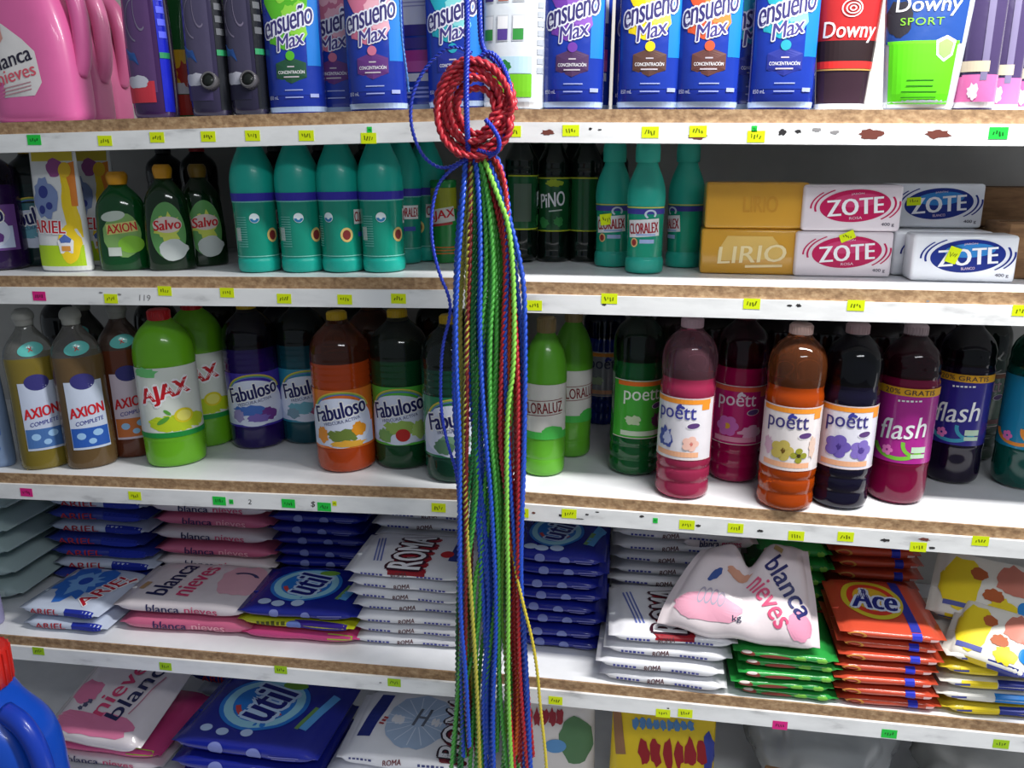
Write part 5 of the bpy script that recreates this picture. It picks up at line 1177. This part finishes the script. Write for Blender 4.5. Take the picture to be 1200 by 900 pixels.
# ================================================================== ROPES
RY = -.06
def pt(x, y, dy=0.): return tuple(onY(x, y, RY+dy))
RC = {'b': (34, 74, 184), 'g': (74, 158, 64), 'r': (170, 36, 46), 'o': (224, 104, 40), 'y': (170, 166, 66), 'd': (104, 30, 30), 'lg': (130, 196, 76), 'dg': (26, 96, 48), 'yy': (204, 186, 60)}
RM = {k: mat(c, .35, .5, coat=.2, noise=.12, scale=120) for k, c in RC.items()}
bundle = thing('rope_bundle', pt(556, 182)); tag(bundle, 'hanging bundle of blue, green, red and orange twisted plastic ropes', 'rope')
inv = -Vector(bundle.location)
def strand(col, xs, dy, ph, r=.0041):
    P = [pt(558+(xs[0][0]-568)*.45, 178, dy*.5)] + [pt(x, y, dy) for x, y in xs]
    P = [(a+inv.x, b+inv.y, c+inv.z) for a, b, c in P]
    rope('strand', P, r, RM[col], bundle, .0165+ph*.0006, 2, 6, phase=ph)
rr = random.Random(11)
LV = (215, 300, 400, 500, 600, 700, 800, 905)
groups = [('b', 2, [(541, 543), (534, 537), (531, 533), (533, 536), (536, 540), (538, 542), (540, 546), (544, 548)]),
          ('y', 2, [(547, 552), (541, 549), (539, 548), (538, 546), (539, 546), (546, 556), (553, 562), (558, 566)]),
          ('d', 3, [(550, 554), (549, 553), (546, 556), (545, 554), (540, 552), (538, 552), (536, 548), (548, 562)]),
          ('dg', 3, [(552, 558), (546, 560), (545, 560), (543, 560), (538, 556), (535, 550), (533, 548), (534, 548)]),
          ('b', 6, [(553, 563), (551, 566), (551, 568), (553, 569), (558, 574), (562, 580), (563, 581), (564, 581)]),
          ('g', 8, [(563, 578), (566, 590), (565, 590), (562, 588), (545, 588), (537, 583), (535, 572), (535, 566)]),
          ('g', 4, [(568, 582), (570, 592), (572, 590), (574, 589), (576, 590), (580, 594), (580, 599), (581, 603)]),
          ('lg', 2, [(579, 586), (592, 603), (596, 606), (586, 606), (583, 604), (584, 600), (588, 602), (590, 606)]),
          ('o', 1, [(582, 588), (592, 601), (597, 604), (586, 597), (590, 600), (605, 612), (606, 611), (600, 606)]),
          ('r', 5, [(581, 590), (590, 598), (588, 606), (586, 606), (592, 609), (593, 611), (590, 614), (598, 622)]),
          ('r', 2, [(582, 590), (594, 600), (600, 608), (602, 609), (600, 609), (598, 610), (600, 614), (606, 624)]),
          ('b', 2, [(588, 594), (603, 613), (610, 618), (612, 618), (608, 615), (603, 614), (613, 620), (612, 620)]),
          ('b', 1, [(585, 586), (594, 595), (592, 593), (594, 597), (598, 600), (604, 606), (614, 616), (616, 618)])]
for gi, (c, n, R) in enumerate(groups):
    for k in range(n):
        f = (k+.5)/n; o = rr.uniform(-.010, .014) + {'lg': -.005, 'r': -.005, 'o': .002, 'b': -.007, 'y': -.003}.get(c, 0)
        xs = [(a+(b-a)*min(1.15, max(-.15, f+rr.uniform(-.3, .3)))+rr.uniform(-2.6, 2.6), y+rr.uniform(-30, 30)) for (a, b), y in zip(R, LV)]
        strand(c, xs, o, rr.uniform(0, 6))
o = rope('loose_cord', [pt(600, 640), pt(605, 672, -.01), pt(612, 705, -.014), pt(624, 750, -.014), pt(630, 790, -.014), pt(633, 830, -.014), pt(639, 880, -.014), pt(641, 915, -.014)], .0030, RM['yy'], None, .0135)
tag(o, 'single yellow cord straying from the right side of the rope bundle', 'cord')
# red coil
cx, cy = 557, 126; P = []; q = random.Random(5); N = 9
for i in range(N*20):
    a = 2*math.pi*i/20; k = i//20; f = [1, .90, .74, .97, .58, .84, .46, .66, .93][k] + .03*math.sin(3*a+k)
    P.append(pt(cx + (46*f*math.cos(a)) - 2*math.sin(k), cy - 58*f*math.sin(a) + 3*math.cos(k*2), -.006-.0045*(k % 4)+.003*math.sin(2*a+k)))
o = rope('rope_coil', P, .0050, mat((176, 40, 52), .4, .5, coat=.2, noise=.12, scale=120), None, .021, 2, 6, (0., 1., 0.)); tag(o, 'coil of red twisted plastic rope above the bundle', 'rope')
# blue hanging cords
bm_ = mat((34, 56, 176), .35, .5, coat=.2, noise=.35, scale=160)
o = rope('hanging_cord', [pt(546, -30, -.02), pt(548, 40, -.026), pt(546, 100, -.030), pt(547, 150, -.030), pt(549, 182, -.010)], .0042, bm_, None, .014, 3, 6); tag(o, 'straight blue cord running down in front of the red coil', 'cord')
o = rope('hanging_cord', [pt(561, -30, -.01), pt(562, 30, -.008), pt(565, 60, .002), pt(585, 75, .004), pt(598, 105, .006), pt(594, 140, .004), pt(580, 165, .002), pt(560, 182, 0)], .0038, bm_, None, .014, 3, 6); tag(o, 'blue cord curving round behind the right side of the coil', 'cord')
o = rope('hanging_cord', [pt(553, 62, -.004), pt(530, 52, -.004), pt(505, 70, -.004), pt(486, 100, -.004), pt(480, 130, -.004), pt(484, 160, -.004), pt(498, 188, -.004), pt(522, 200, -.004), pt(548, 184, -.012)], .0028, bm_, None, .012, 2, 5); tag(o, 'thin blue cord looping out to the left of the coil', 'cord')
o = rope('hanging_cord', [pt(548, 186, -.014), pt(516, 208, -.01), pt(506, 240, -.01), pt(505, 280, -.01), pt(514, 320, -.01), pt(527, 348, -.01), pt(528, 370, -.01), pt(518, 405, -.01), pt(516, 450, -.01), pt(517, 485, -.01), pt(524, 520, -.01), pt(535, 552, -.01), pt(538, 590, -.006), pt(538, 640, 0)], .0028, bm_, None, .012, 2, 5); tag(o, 'long thin blue cord straying down the left side of the bundle', 'cord')
o = rope('hanging_cord', [pt(558, 70, -.004), pt(575, 58, -.004), pt(592, 80, -.010), pt(600, 110, -.010), pt(592, 150, -.006), pt(584, 176, -.014), pt(572, 184, -.016)], .0036, bm_, None, .014, 3, 6); tag(o, 'short blue cord arching over the top right of the coil', 'cord')
o = rope('hanging_cord', [pt(569, 140, -.030), pt(578, 150, -.032), pt(586, 165, -.030), pt(583, 180, -.024), pt(572, 180, -.02), pt(560, 176, -.016)], .0034, bm_, None, .014, 3, 6); tag(o, 'blue cord end hooked at the lower right of the coil', 'cord')
o = rope('hanging_cord', [pt(468, -40, .005), pt(470, 40, .005), pt(476, 80, .005), pt(479, 108, .005)], .0018, mat((70, 120, 190), .35, .5, coat=.2), None, .012, 2, 5); tag(o, 'very thin pale blue cord hanging before the printed pouch back', 'cord')
